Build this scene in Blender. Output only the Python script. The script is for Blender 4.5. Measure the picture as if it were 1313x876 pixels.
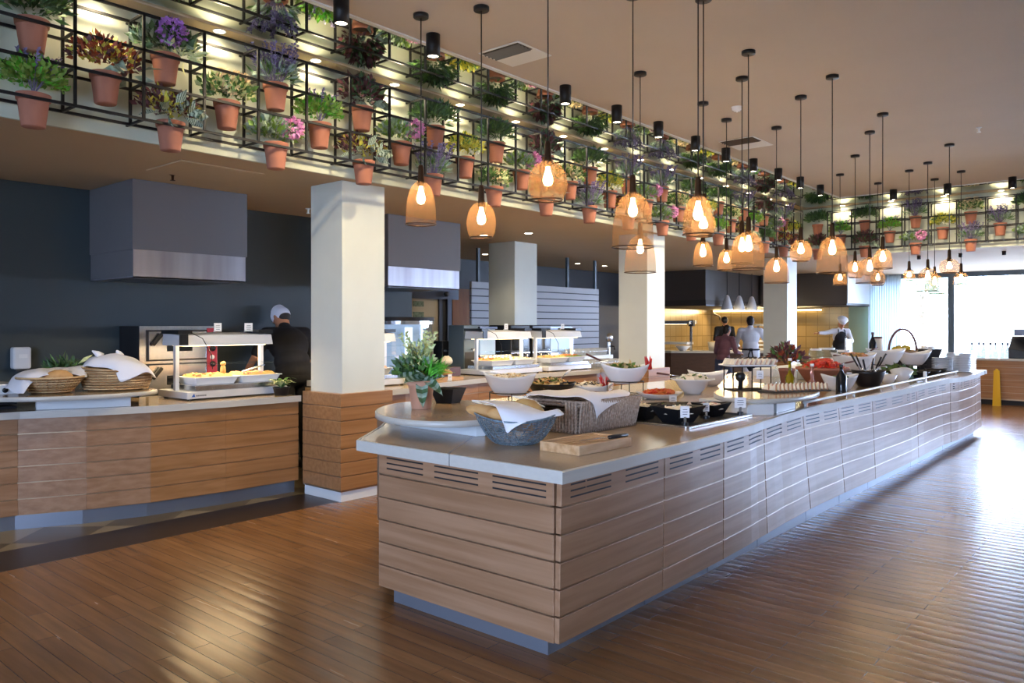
import bpy, math, random
from mathutils import Vector, Matrix, Euler, noise
R = math.radians
PI = math.pi
sc = bpy.context.scene
for o in list(bpy.data.objects):
    bpy.data.objects.remove(o)
C = sc.collection

# ------------------------------------------------------------------ camera, world, exposure
cam_d = bpy.data.cameras.new('camera')
cam = bpy.data.objects.new('camera', cam_d)
C.objects.link(cam)
cam.location = (0, 0, 1.6)
cam.rotation_euler = (R(90), 0, R(40.626) - R(90))
cam_d.sensor_width = 36
cam_d.lens = 27.44
cam_d.shift_y = -21 / 1313
cam_d.clip_end = 300
sc.camera = cam

sc.view_settings.view_transform = 'Standard'
sc.view_settings.look = 'None'
sc.view_settings.gamma = 1.0
sc.view_settings.use_curve_mapping = False
sc.view_settings.exposure = 0.9

SKY = 17.0
PENDANT_W = 14.0
NICHE_W = 12.0
SPOT_W = 65.0
SOFFIT_W = 13.0
w = bpy.data.worlds.new('sky')
sc.world = w
w.use_nodes = True
bg = w.node_tree.nodes['Background']
bg.inputs[0].default_value = (0.50, 0.66, 1.0, 1)
bg.inputs[1].default_value = SKY


def portal(name, loc, rot, sx, sy):
    l = bpy.data.lights.new(name, 'AREA')
    l.shape = 'RECTANGLE'
    l.size = sx
    l.size_y = sy
    l.cycles.is_portal = True
    o = bpy.data.objects.new(name, l)
    C.objects.link(o)
    o.location = loc
    o.rotation_euler = rot


# daylight enters through the end window and the window wall on the right
portal('window_daylight', (22.3, -0.7, 1.55), (R(90), 0, R(90)), 12.4, 2.9)
portal('terrace_daylight', (19.2, -6.8, 1.45), (R(90), 0, 0), 5.6, 2.7)
portal('rear_daylight', (-5.3, 0.0, 1.95), (R(90), 0, R(-90)), 5.2, 2.2)


# ------------------------------------------------------------------ helpers
def lin(h):
    h = h.lstrip('#')
    out = []
    for i in (0, 2, 4):
        c = int(h[i:i + 2], 16) / 255
        out.append(c / 12.92 if c <= 0.04045 else ((c + 0.055) / 1.055) ** 2.4)
    return out + [1.0]


M = {}


def mat(name, col, rough=0.5, metal=0.0, emit=None, es=0.0, var=0.0, vscale=(4, 4, 4), bump=0.0, bscale=None,
        spec=0.5, trans=0.0, alpha=1.0, col2=None, sss=0.0, detail=4):
    m = bpy.data.materials.new(name)
    m.use_nodes = True
    nt = m.node_tree
    b = nt.nodes['Principled BSDF']
    c = lin(col) if isinstance(col, str) else list(col)
    b.inputs['Base Color'].default_value = c
    b.inputs['Roughness'].default_value = rough
    b.inputs['Metallic'].default_value = metal
    b.inputs['Specular IOR Level'].default_value = spec
    if trans:
        b.inputs['Transmission Weight'].default_value = trans
        b.inputs['IOR'].default_value = 1.3
    if alpha < 1:
        b.inputs['Alpha'].default_value = alpha
    if emit:
        b.inputs['Emission Color'].default_value = lin(emit) if isinstance(emit, str) else emit
        b.inputs['Emission Strength'].default_value = es
    if var or bump:
        tc = nt.nodes.new('ShaderNodeTexCoord')
        mp = nt.nodes.new('ShaderNodeMapping')
        mp.inputs['Scale'].default_value = vscale
        nz = nt.nodes.new('ShaderNodeTexNoise')
        nz.inputs['Scale'].default_value = 1
        nz.inputs['Detail'].default_value = detail
        nt.links.new(tc.outputs['Object'], mp.inputs[0])
        nt.links.new(mp.outputs[0], nz.inputs['Vector'])
        if var:
            mx = nt.nodes.new('ShaderNodeMix')
            mx.data_type = 'RGBA'
            c2 = (lin(col2) if isinstance(col2, str) else col2) if col2 else [min(1, k * (1 - var)) for k in c[:3]] + [1]
            mx.inputs[6].default_value = c
            mx.inputs[7].default_value = c2
            rp = nt.nodes.new('ShaderNodeMapRange')
            rp.inputs[1].default_value = 0.35
            rp.inputs[2].default_value = 0.65
            nt.links.new(nz.outputs['Fac'], rp.inputs[0])
            nt.links.new(rp.outputs[0], mx.inputs[0])
            nt.links.new(mx.outputs[2], b.inputs['Base Color'])
        if bump:
            bp = nt.nodes.new('ShaderNodeBump')
            bp.inputs['Strength'].default_value = bump
            bp.inputs['Distance'].default_value = 0.01
            nt.links.new(nz.outputs['Fac'], bp.inputs['Height'])
            nt.links.new(bp.outputs[0], b.inputs['Normal'])
    M[name] = m
    return m


def wave_mat(name, c1, c2, scale, rough=0.6, dirn='Z', bump=0.6, dist=2.0):
    """woven or striped procedural surface"""
    m = mat(name, c1, rough)
    nt = m.node_tree
    b = nt.nodes['Principled BSDF']
    tc = nt.nodes.new('ShaderNodeTexCoord')
    wv = nt.nodes.new('ShaderNodeTexWave')
    wv.bands_direction = dirn
    wv.inputs['Scale'].default_value = scale
    wv.inputs['Distortion'].default_value = dist
    wv.inputs['Detail Scale'].default_value = 3
    mx = nt.nodes.new('ShaderNodeMix')
    mx.data_type = 'RGBA'
    mx.inputs[6].default_value = lin(c1)
    mx.inputs[7].default_value = lin(c2)
    nt.links.new(tc.outputs['Object'], wv.inputs['Vector'])
    nt.links.new(wv.outputs['Fac'], mx.inputs[0])
    nt.links.new(mx.outputs[2], b.inputs['Base Color'])
    bp = nt.nodes.new('ShaderNodeBump')
    bp.inputs['Strength'].default_value = bump
    bp.inputs['Distance'].default_value = 0.01
    nt.links.new(wv.outputs['Fac'], bp.inputs['Height'])
    nt.links.new(bp.outputs[0], b.inputs['Normal'])
    return m


class MB:
    def __init__(s):
        s.v, s.f, s.mi, s.sm = [], [], [], []
        s.M = None

    def add(s, vs, fs, mi=0, smooth=False):
        o = len(s.v)
        if s.M is not None:
            vs = [s.M @ Vector(p) for p in vs]
        s.v += [tuple(p) for p in vs]
        for f in fs:
            s.f.append([o + i for i in f])
            s.mi.append(mi)
            s.sm.append(smooth)
        return s

    def box(s, x0, y0, z0, x1, y1, z1, mi=0, ch=0.0):
        if x1 < x0: x0, x1 = x1, x0
        if y1 < y0: y0, y1 = y1, y0
        if z1 < z0: z0, z1 = z1, z0
        return s.frus((x0, y0, x1, y1), (x0, y0, x1, y1), z0, z1, mi)

    def frus(s, b, t, z0, z1, mi=0):
        vs = [(b[0], b[1], z0), (b[2], b[1], z0), (b[2], b[3], z0), (b[0], b[3], z0),
              (t[0], t[1], z1), (t[2], t[1], z1), (t[2], t[3], z1), (t[0], t[3], z1)]
        return s.add(vs, [(3, 2, 1, 0), (4, 5, 6, 7), (0, 1, 5, 4), (1, 2, 6, 5), (2, 3, 7, 6), (3, 0, 4, 7)], mi)

    def cbox(s, c, size, mi=0, rz=0, rx=0, ry=0):
        old = s.M
        T_ = Matrix.Translation(c) @ Euler((rx, ry, rz)).to_matrix().to_4x4()
        s.M = T_ if old is None else old @ T_
        a, b, d = size[0] / 2, size[1] / 2, size[2] / 2
        s.box(-a, -b, -d, a, b, d, mi)
        s.M = old
        return s

    def lathe(s, prof, n=24, mi=0, c=(0, 0, 0), fn=None, smooth=True, axis=None, sx=1, sy=1):
        vs, fs = [], []
        k = len(prof)
        for i, (r, z) in enumerate(prof):
            for j in range(n):
                a = 2 * PI * j / n
                p = (r * math.cos(a) * sx, r * math.sin(a) * sy, z)
                if fn: p = fn(a, r, z, p)
                vs.append(p)
        if axis is not None:
            q = Vector((0, 0, 1)).rotation_difference(Vector(axis))
            vs = [q @ Vector(p) for p in vs]
        vs = [(p[0] + c[0], p[1] + c[1], p[2] + c[2]) for p in vs]
        for i in range(k - 1):
            for j in range(n):
                j2 = (j + 1) % n
                fs.append((i * n + j, i * n + j2, (i + 1) * n + j2, (i + 1) * n + j))
        return s.add(vs, fs, mi, smooth)

    def cyl(s, c, r, h, n=20, mi=0, axis=None, r2=None, smooth=True):
        r2 = r if r2 is None else r2
        return s.lathe([(0, 0), (r, 0), (r, 0.0005), (r2, h - 0.0005), (r2, h), (0, h)], n, mi, c, axis=axis, smooth=smooth)

    def tube(s, pts, r, n=8, mi=0, closed=False, smooth=True):
        pts = [Vector(p) for p in pts]
        k = len(pts)
        vs, fs = [], []
        up = None
        for i, p in enumerate(pts):
            a = pts[(i - 1) % k] if (closed or i > 0) else p
            b = pts[(i + 1) % k] if (closed or i < k - 1) else p
            t = (b - a)
            if t.length < 1e-9: t = Vector((0, 0, 1))
            t.normalize()
            if up is None:
                up = Vector((0, 0, 1)) if abs(t.z) < 0.9 else Vector((1, 0, 0))
            u = (up - t * up.dot(t))
            if u.length < 1e-6:
                u = t.orthogonal()
            u.normalize()
            up = u
            wv = t.cross(u)
            rr = r[i] if isinstance(r, (list, tuple)) else r
            for j in range(n):
                an = 2 * PI * j / n + PI / n
                vs.append(p + (u * math.cos(an) + wv * math.sin(an)) * rr)
        m = k if closed else k - 1
        for i in range(m):
            i2 = (i + 1) % k
            for j in range(n):
                j2 = (j + 1) % n
                fs.append((i * n + j, i * n + j2, i2 * n + j2, i2 * n + j))
        if not closed:
            fs.append(tuple(reversed(range(n))))
            fs.append(tuple(range((k - 1) * n, k * n)))
        return s.add(vs, fs, mi, smooth)

    def bar(s, a, b, w_, mi=0):
        return s.tube([a, b], w_ * 0.7071, 4, mi, smooth=False)

    def ell(s, c, r, n=16, m=10, mi=0, rot=None, zc=None):
        if not isinstance(r, (list, tuple)): r = (r, r, r)
        vs, fs = [], []
        for i in range(m + 1):
            ph = -PI / 2 + PI * i / m
            for j in range(n):
                a = 2 * PI * j / n
                p = Vector((r[0] * math.cos(ph) * math.cos(a), r[1] * math.cos(ph) * math.sin(a), r[2] * math.sin(ph)))
                if rot is not None: p = rot @ p
                vs.append((p.x + c[0], p.y + c[1], p.z + c[2]))
        for i in range(m):
            for j in range(n):
                j2 = (j + 1) % n
                fs.append((i * n + j, i * n + j2, (i + 1) * n + j2, (i + 1) * n + j))
        return s.add(vs, fs, mi, True)

    def cap(s, p0, p1, r0, r1, n=14):
        """tapered capsule"""
        p0, p1 = Vector(p0), Vector(p1)
        s.tube([p0, p1], [r0, r1], n)
        s.ell(p0, r0, n, 8)
        s.ell(p1, r1, n, 8)
        return s

    def prism(s, poly, z0, z1, mi=0, smooth=False):
        n = len(poly)
        vs = [(x, y, z0) for x, y in poly] + [(x, y, z1) for x, y in poly]
        fs = [tuple(reversed(range(n))), tuple(range(n, 2 * n))]
        for i in range(n):
            j = (i + 1) % n
            fs.append((i, j, n + j, n + i))
        return s.add(vs, fs, mi, smooth)

    def build(s, name, mats, parent=None, loc=None, bevel=0.0, seg=2, label=None, rz=0.0):
        me = bpy.data.meshes.new(name)
        me.from_pydata(s.v, [], s.f)
        if not isinstance(mats, (list, tuple)): mats = [mats]
        for m in mats: me.materials.append(M[m] if isinstance(m, str) else m)
        me.polygons.foreach_set('material_index', s.mi)
        me.polygons.foreach_set('use_smooth', s.sm)
        me.update()
        o = bpy.data.objects.new(name, me)
        C.objects.link(o)
        if parent is not None: o.parent = parent
        if loc is not None: o.location = loc
        if rz: o.rotation_euler = (0, 0, rz)
        if bevel:
            b = o.modifiers.new('bevel', 'BEVEL')
            b.width = bevel
            b.segments = seg
            b.limit_method = 'ANGLE'
            b.harden_normals = False
        if label: o['label'] = label
        return o


def T(name, label, cat, loc=(0, 0, 0), rz=0.0, group=None):
    o = bpy.data.objects.new(name, None)
    C.objects.link(o)
    o.empty_display_size = 0.1
    o.location = loc
    o.rotation_euler = (0, 0, rz)
    o['label'] = label
    o['category'] = cat
    if group: o['group'] = group
    return o


def tag(o, label, cat, group=None, kind=None):
    o['label'] = label
    o['category'] = cat
    if group: o['group'] = group
    if kind: o['kind'] = kind
    return o


def struct(o):
    o['kind'] = 'structure'
    return o


KIDS = {}


def children(o):
    return [c for c in bpy.data.objects if c.parent == o]


def dup(root, loc, rz=None, label=None, group=None, scale=None):
    def rec(o, parent):
        c = o.copy()
        C.objects.link(c)
        if parent is not None: c.parent = parent
        for ch in children_cached(o): rec(ch, c)
        return c
    r = rec(root, None)
    r.location = loc
    if rz is not None: r.rotation_euler = (0, 0, rz)
    if label: r['label'] = label
    if group: r['group'] = group
    if scale is not None: r.scale = (scale,) * 3 if not isinstance(scale, (tuple, list)) else scale
    return r


def children_cached(o):
    k = o.name
    if k not in KIDS: KIDS[k] = list(o.children)
    return KIDS[k]


def light(name, kind, loc, power, col, parent=None, rot=None, size=0.05, spot=None, blend=0.5):
    l = bpy.data.lights.new(name, kind)
    l.energy = power
    l.color = col
    if kind in ('POINT', 'SPOT'): l.shadow_soft_size = size
    if kind == 'SPOT':
        l.spot_size = spot
        l.spot_blend = blend
    o = bpy.data.objects.new(name, l)
    C.objects.link(o)
    o.location = loc
    if rot: o.rotation_euler = rot
    if parent is not None: o.parent = parent
    return o


WARM = (1.0, 0.73, 0.46)
WARM2 = (1.0, 0.80, 0.52)

# ------------------------------------------------------------------ materials
mat('ceiling_paint', '#c0b6aa', 0.8, var=0.05, vscale=(1, 1, 1))
mat('soffit_paint', '#c0a888', 0.75, var=0.05, vscale=(1, 1, 1))
mat('plant_wall_paint', '#c6ccb9', 0.6, var=0.06, vscale=(2, 2, 2))
mat('column_paint', '#cfd3c8', 0.5, var=0.03)
mat('slate_paint', '#39454a', 0.55, var=0.1, vscale=(1, 1, 1))
mat('dark_bulkhead', '#4b5058', 0.6)
mat('kitchen_dark', '#3a3532', 0.6)
mat('green_paint', '#9fb8a0', 0.6)
mat('white_wall', '#d8d8d2', 0.7)
mat('grey_wall', '#8d8d8c', 0.8)
mat('mirror_ceiling', '#d9dcd6', 0.03, metal=1.0)
mat('trim_white', '#dfe3e4', 0.35)
mat('black_metal', '#121316', 0.45, spec=0.4)
mat('black_plastic', '#17181b', 0.35)
mat('black_matt', '#1c1c20', 0.6)
mat('steel', '#c9ccd2', 0.25, metal=1.0, var=0.12, vscale=(40, 2, 2))
mat('brushed_steel', '#b4b5be', 0.40, metal=0.75, var=0.35, vscale=(5, 5, 0.3), col2='#94939b')
mat('steel_dark', '#6d7078', 0.35, metal=1.0)
mat('hood_grey', '#6e6d70', 0.5)
mat('hood_brown', '#4b4541', 0.5)
mat('counter_stone', '#b9a284', 0.14, var=0.08, vscale=(60, 60, 60), spec=0.6)
mat('counter_edge', '#c4c0b6', 0.3, var=0.05, vscale=(3, 30, 60))
mat('white_panel', '#d5d9da', 0.35)
mat('white_ceramic', '#e6e8ea', 0.12)
mat('white_card', '#f0f0f0', 0.6)
mat('print_ink', '#55585e', 0.6)
mat('cloth_white', '#eeedf0', 0.85, bump=0.25, vscale=(60, 60, 60))
mat('terracotta', '#a96e57', 0.8, var=0.15, vscale=(12, 12, 5))
mat('terracotta_light', '#cf9b7e', 0.7, var=0.12, vscale=(12, 12, 5))
mat('soil', '#3a2b20', 0.9)
mat('grey_blue_plastic', '#4c5c66', 0.4)
mat('bulb_glow', '#ffd9a0', 0.4, emit=(1.0, 0.72, 0.38, 1), es=22)
mat('lamp_glow', '#fff3da', 0.4, emit=(1.0, 0.9, 0.68, 1), es=14)
mat('strip_glow', '#ffe6b0', 0.4, emit=(1.0, 0.78, 0.42, 1), es=4)
mat('cool_glow', '#e8f0ff', 0.4, emit=(0.8, 0.9, 1.0, 1), es=0.9)
mat('brass_dark', '#4a3524', 0.4, metal=0.8)
mat('bread_crust', '#b98144', 0.7, var=0.35, vscale=(9, 9, 9), col2='#d3a266')
mat('bread_pale', '#c6a565', 0.7, var=0.3, vscale=(10, 10, 10), col2='#b3834a')
mat('bread_crumb', '#efe3c8', 0.8)
mat('ham_pink', '#d99a88', 0.5)
mat('lettuce', '#6d8a3a', 0.6)
mat('olive_dark', '#2b2320', 0.5)
mat('tomato_red', '#c8321e', 0.3)
mat('pepper_red', '#c22a22', 0.3)
mat('carrot_orange', '#c96a2c', 0.5)
mat('cream_food', '#e6dcc8', 0.5)
mat('pasta_beige', '#c9ad7a', 0.55)
mat('herb_green', '#5d7434', 0.6)
mat('oil_green', '#a79a1c', 0.08, trans=0.6)
mat('pink_vinegar', '#c79183', 0.08, trans=0.6)
mat('wine_dark', '#14181f', 0.1)
mat('label_paper', '#d8d2c4', 0.6)
mat('tin_brown', '#5e3b33', 0.4)
mat('wood_handle', '#5a2f26', 0.5)
mat('fruit_yellow', '#c9b13a', 0.4)
mat('fruit_green', '#a7ad3c', 0.4)
mat('yellow_plastic', '#e0b312', 0.35)
mat('red_panel', '#a22d3d', 0.45)
mat('logo_blue', '#2a5fb4', 0.4)

mat('skin', '#b9805f', 0.55, var=0.08, vscale=(20, 20, 20))
mat('hair_dark', '#211a17', 0.6, bump=0.5, vscale=(90, 90, 20))
mat('fabric_black', '#17171c', 0.85, var=0.25, vscale=(12, 12, 4))
mat('fabric_navy', '#22283a', 0.85, var=0.2, vscale=(12, 12, 4))
mat('fabric_white', '#d9dce4', 0.85, bump=0.3, vscale=(14, 14, 6))
mat('fabric_mauve', '#7d5560', 0.85, var=0.2, vscale=(10, 10, 6))
mat('fabric_jeans', '#3a4766', 0.9, var=0.2, vscale=(14, 14, 6))
mat('hat_white', '#dfe2ee', 0.8)
mat('eye_dark', '#16110f', 0.3)
mat('lip', '#9a5648', 0.5)
mat('gravel', '#c9c6bc', 0.9, var=0.2)
mat('trunk', '#6a5646', 0.9)
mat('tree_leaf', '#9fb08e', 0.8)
wave_mat('wicker_tan', '#d8b888', '#a37c50', 14, 0.7, 'Z', 0.8, 1)
wave_mat('wicker_grey', '#b09a86', '#7d6856', 16, 0.7, 'Z', 0.7, 4)
mat('wicker_stake', '#c2b0a0', 0.7, var=0.35, vscale=(60, 60, 60), col2='#9a8675')
wave_mat('black_weave', '#2e2e34', '#101014', 60, 0.6, 'Z', 0.7, 3)
mat('wire_blue', '#7f95a2', 0.45, metal=0.3, var=0.3, vscale=(60, 60, 60), col2='#56656e')
# foliage
def lit_tone(h):
    return [min(1.0, k * 1.4 + 0.004) for k in lin(h)[:3]] + [1.0]  # spotlight brightness put into the leaf and petal colours


for n_, c1, c2 in (('leaf_green', '#557a38', '#3c5c2a'), ('leaf_dark', '#43603b', '#2e4828'), ('leaf_lime', '#7a9440', '#56782e'),
                   ('leaf_yellow', '#c2b34a', '#8f9a38'), ('leaf_burgundy', '#5c3236', '#41262b'), ('leaf_red', '#9a4a2a', '#6d2c22'),
                   ('leaf_grey', '#8d9f8d', '#667a6a'), ('leaf_cream', '#cfcf9c', '#9fae74'), ('petal_purple', '#b07fc4', '#8f5cab'),
                   ('petal_lavender', '#7a6f94', '#564f72'), ('petal_pink', '#c88fb4', '#a96a98'), ('petal_cream', '#dccfa4', '#c2a886'),
                   ('petal_white', '#e4e4d4', '#c8ccb0'), ('leaf_bright', '#5fae2f', '#3f8a22')):
    mat(n_, lit_tone(c1), 0.55, var=0.4, vscale=(30, 30, 30), col2=lit_tone(c2))
wave_mat('leaf_striped', '#2a4630', '#b9c7b4', 26, 0.5, 'X', 0.0, 3)

for d_, vs_ in (('x', (1.1, 26, 26)), ('y', (26, 1.1, 26))):
    mat('oak_' + d_, '#a58062', 0.33, var=0.3, vscale=vs_, col2='#916c4e', bump=0.05, detail=8)
    mat('oak_warm_' + d_, '#a87a50', 0.36, var=0.3, vscale=vs_, col2='#92663d', bump=0.05, detail=8)
mat('oak_groove', '#b49c80', 0.35, metal=0.8)
mat('wood_panel', '#a0692f', 0.5, var=0.3, vscale=(8, 8, 1), col2='#84501f')
mat('board_wood', '#d8b084', 0.5, var=0.3, vscale=(4, 30, 30), col2='#bd905f')
mat('brown_front', '#5b3f2b', 0.5, var=0.2, vscale=(6, 6, 30))
mat('slat_grey', '#a8a8ac', 0.5)
mat('groove_inlay', '#a8917a', 0.28, metal=0.85)
mat('plinth_metal', '#8f96a2', 0.35, metal=0.6)
mat('black_strip', '#2c2421', 0.35)
mat('case_glow', '#7f95b0', 0.3, emit=(0.55, 0.72, 1.0, 1), es=0.2)


def curtain_material():
    m = mat('curtain', '#e6ecec', 0.85)
    nt = m.node_tree
    tl = nt.nodes.new('ShaderNodeBsdfTranslucent')
    tl.inputs[0].default_value = (0.8, 0.85, 0.87, 1)
    mx = nt.nodes.new('ShaderNodeMixShader')
    mx.inputs[0].default_value = 0.5
    nt.links.new(nt.nodes['Principled BSDF'].outputs[0], mx.inputs[1])
    nt.links.new(tl.outputs[0], mx.inputs[2])
    nt.links.new(mx.outputs[0], nt.nodes['Material Output'].inputs[0])


curtain_material()


def shade_material():
    m = bpy.data.materials.new('copper_mesh')
    m.use_nodes = True
    nt = m.node_tree
    nt.nodes.clear()
    out = nt.nodes.new('ShaderNodeOutputMaterial')
    tr = nt.nodes.new('ShaderNodeBsdfTransparent')
    df = nt.nodes.new('ShaderNodeBsdfDiffuse')
    df.inputs[0].default_value = (0.22, 0.125, 0.07, 1)
    tl = nt.nodes.new('ShaderNodeBsdfTranslucent')
    tl.inputs[0].default_value = (0.30, 0.17, 0.075, 1)
    m1 = nt.nodes.new('ShaderNodeMixShader')
    m1.inputs[0].default_value = 0.6
    m2 = nt.nodes.new('ShaderNodeMixShader')
    # fine vertical and horizontal wires with gaps between them
    m2.inputs[0].default_value = 0.36
    nt.links.new(df.outputs[0], m1.inputs[1])
    nt.links.new(tl.outputs[0], m1.inputs[2])
    nt.links.new(tr.outputs[0], m2.inputs[1])
    nt.links.new(m1.outputs[0], m2.inputs[2])
    nt.links.new(m2.outputs[0], out.inputs[0])
    M['copper_mesh'] = m


def glass_material(name, fac, col=(1, 1, 1, 1), tint=(1, 1, 1, 1), milk=0.0):
    m = bpy.data.materials.new(name)
    m.use_nodes = True
    nt = m.node_tree
    nt.nodes.clear()
    out = nt.nodes.new('ShaderNodeOutputMaterial')
    tr = nt.nodes.new('ShaderNodeBsdfTransparent')
    tr.inputs[0].default_value = tint
    gl = nt.nodes.new('ShaderNodeBsdfGlossy')
    gl.inputs[0].default_value = col
    gl.inputs[1].default_value = 0.03
    fr = nt.nodes.new('ShaderNodeFresnel')
    fr.inputs[0].default_value = 1.25 if fac is None else 1.45
    mx = nt.nodes.new('ShaderNodeMixShader')
    if fac is None or fac < 0:
        nt.links.new(fr.outputs[0], mx.inputs[0])
    else:
        mx.inputs[0].default_value = fac
    nt.links.new(tr.outputs[0], mx.inputs[1])
    nt.links.new(gl.outputs[0], mx.inputs[2])
    last = mx
    if milk:
        df = nt.nodes.new('ShaderNodeBsdfDiffuse')
        df.inputs[0].default_value = (0.9, 0.93, 0.95, 1)
        m2 = nt.nodes.new('ShaderNodeMixShader')
        m2.inputs[0].default_value = milk
        nt.links.new(mx.outputs[0], m2.inputs[1])
        nt.links.new(df.outputs[0], m2.inputs[2])
        last = m2
    nt.links.new(last.outputs[0], out.inputs[0])
    M[name] = m


shade_material()
glass_material('window_glass', None)
glass_material('thin_glass', 0.12, tint=(0.92, 0.96, 0.97, 1))
glass_material('glassware', 0.30, tint=(0.93, 0.96, 0.98, 1), milk=0.25)
mat('satin_steel', '#dcdfe4', 0.45, metal=0.35)


def floor_material():
    m = mat('wood_floor', '#6b3f22', 0.3)
    nt = m.node_tree
    b = nt.nodes['Principled BSDF']
    tc = nt.nodes.new('ShaderNodeTexCoord')
    mp = nt.nodes.new('ShaderNodeMapping')
    mp.inputs['Rotation'].default_value = (0, 0, R(90))
    br = nt.nodes.new('ShaderNodeTexBrick')
    br.offset = 0.37
    br.inputs['Scale'].default_value = 1.0
    br.inputs['Brick Width'].default_value = 1.1
    br.inputs['Row Height'].default_value = 0.095
    br.inputs['Mortar Size'].default_value = 0.0025
    br.inputs['Mortar Smooth'].default_value = 0.4
    br.inputs['Bias'].default_value = 0.0
    br.inputs['Color1'].default_value = lin('#91673f')
    br.inputs['Color2'].default_value = lin('#7e5633')
    br.inputs['Mortar'].default_value = lin('#57381f')
    nt.links.new(tc.outputs['Object'], mp.inputs[0])
    nt.links.new(mp.outputs[0], br.inputs['Vector'])
    mp2 = nt.nodes.new('ShaderNodeMapping')
    mp2.inputs['Scale'].default_value = (22, 1.3, 1)
    nz = nt.nodes.new('ShaderNodeTexNoise')
    nz.inputs['Scale'].default_value = 1
    nz.inputs['Detail'].default_value = 8
    nt.links.new(tc.outputs['Object'], mp2.inputs[0])
    nt.links.new(mp2.outputs[0], nz.inputs['Vector'])
    mx = nt.nodes.new('ShaderNodeMix')
    mx.data_type = 'RGBA'
    mx.blend_type = 'OVERLAY'
    mx.inputs[0].default_value = 0.55
    nt.links.new(br.outputs['Color'], mx.inputs[6])
    nt.links.new(nz.outputs['Fac'], mx.inputs[7])
    nt.links.new(mx.outputs[2], b.inputs['Base Color'])
    rr = nt.nodes.new('ShaderNodeMapRange')
    rr.inputs[3].default_value = 0.17
    rr.inputs[4].default_value = 0.32
    nt.links.new(nz.outputs['Fac'], rr.inputs[0])
    nt.links.new(rr.outputs[0], b.inputs['Roughness'])
    bp = nt.nodes.new('ShaderNodeBump')
    bp.inputs['Strength'].default_value = 0.5
    bp.inputs['Distance'].default_value = 0.004
    bp.invert = True
    nt.links.new(br.outputs['Fac'], bp.inputs['Height'])
    # each board is slightly crowned
    wv = nt.nodes.new('ShaderNodeTexWave')
    wv.bands_direction = 'X'
    wv.inputs['Scale'].default_value = PI / 10 / 0.095
    wv.inputs['Distortion'].default_value = 0.6
    wv.inputs['Detail Scale'].default_value = 0.6
    nt.links.new(tc.outputs['Object'], wv.inputs['Vector'])
    bp2 = nt.nodes.new('ShaderNodeBump')
    bp2.inputs['Strength'].default_value = 0.2
    bp2.inputs['Distance'].default_value = 0.004
    nt.links.new(wv.outputs['Fac'], bp2.inputs['Height'])
    nt.links.new(bp.outputs[0], bp2.inputs['Normal'])
    nt.links.new(bp2.outputs[0], b.inputs['Normal'])


floor_material()


def tile_material(name, c1, c2, mortar, bw, rh, rough=0.25, uv='YZ', offset=0.0):
    m = mat(name, c1, rough)
    nt = m.node_tree
    b = nt.nodes['Principled BSDF']
    tc = nt.nodes.new('ShaderNodeTexCoord')
    sx = nt.nodes.new('ShaderNodeSeparateXYZ')
    mp = nt.nodes.new('ShaderNodeCombineXYZ')
    br = nt.nodes.new('ShaderNodeTexBrick')
    br.offset = offset
    br.inputs['Scale'].default_value = 1.0
    br.inputs['Brick Width'].default_value = bw
    br.inputs['Row Height'].default_value = rh
    br.inputs['Mortar Size'].default_value = 0.012
    br.inputs['Color1'].default_value = lin(c1)
    br.inputs['Color2'].default_value = lin(c2)
    br.inputs['Mortar'].default_value = lin(mortar)
    nt.links.new(tc.outputs['Object'], sx.inputs[0])
    nt.links.new(sx.outputs[uv[0]], mp.inputs[0])
    nt.links.new(sx.outputs[uv[1]], mp.inputs[1])
    nt.links.new(mp.outputs[0], br.inputs['Vector'])
    nt.links.new(br.outputs['Color'], b.inputs['Base Color'])


# wall x=const: brick u along y, v along z
tile_material('kitchen_tile', '#a38a5c', '#978053', '#836d45', 0.32, 0.32, uv='YZ')
tile_material('kitchen_tile_b', '#a38a5c', '#978053', '#836d45', 0.32, 0.32, uv='XZ')


def tri_tile_material():
    m = mat('triangle_tile', '#8a7a58', 0.35)
    nt = m.node_tree
    b = nt.nodes['Principled BSDF']
    tc = nt.nodes.new('ShaderNodeTexCoord')
    mp = nt.nodes.new('ShaderNodeMapping')
    mp.inputs['Rotation'].default_value = (0, 0, R(45))
    ck = nt.nodes.new('ShaderNodeTexChecker')
    ck.inputs['Scale'].default_value = 1 / 0.46
    ck.inputs[1].default_value = lin('#8f8062')
    ck.inputs[2].default_value = lin('#5f5238')
    nt.links.new(tc.outputs['Object'], mp.inputs[0])
    nt.links.new(mp.outputs[0], ck.inputs[0])
    nt.links.new(ck.outputs[0], b.inputs['Base Color'])


tri_tile_material()

# ================================================================== THE SETTING
YW, YM, XW, XM = 5.67, 4.57, 15.3, 14.2     # plant wall faces and the inner edges of the mirrored ceiling strip
ZS, ZC = 2.92, 3.85                         # low soffit, main ceiling
YB, XE, YR, XL = 10.9, 22.0, -6.6, -5.0     # far back wall, end wall, window wall on the right, wall behind


def sbox(name, a, b, m, loc=None):
    return struct(MB().box(*a, *b).build(name, m))


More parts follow.
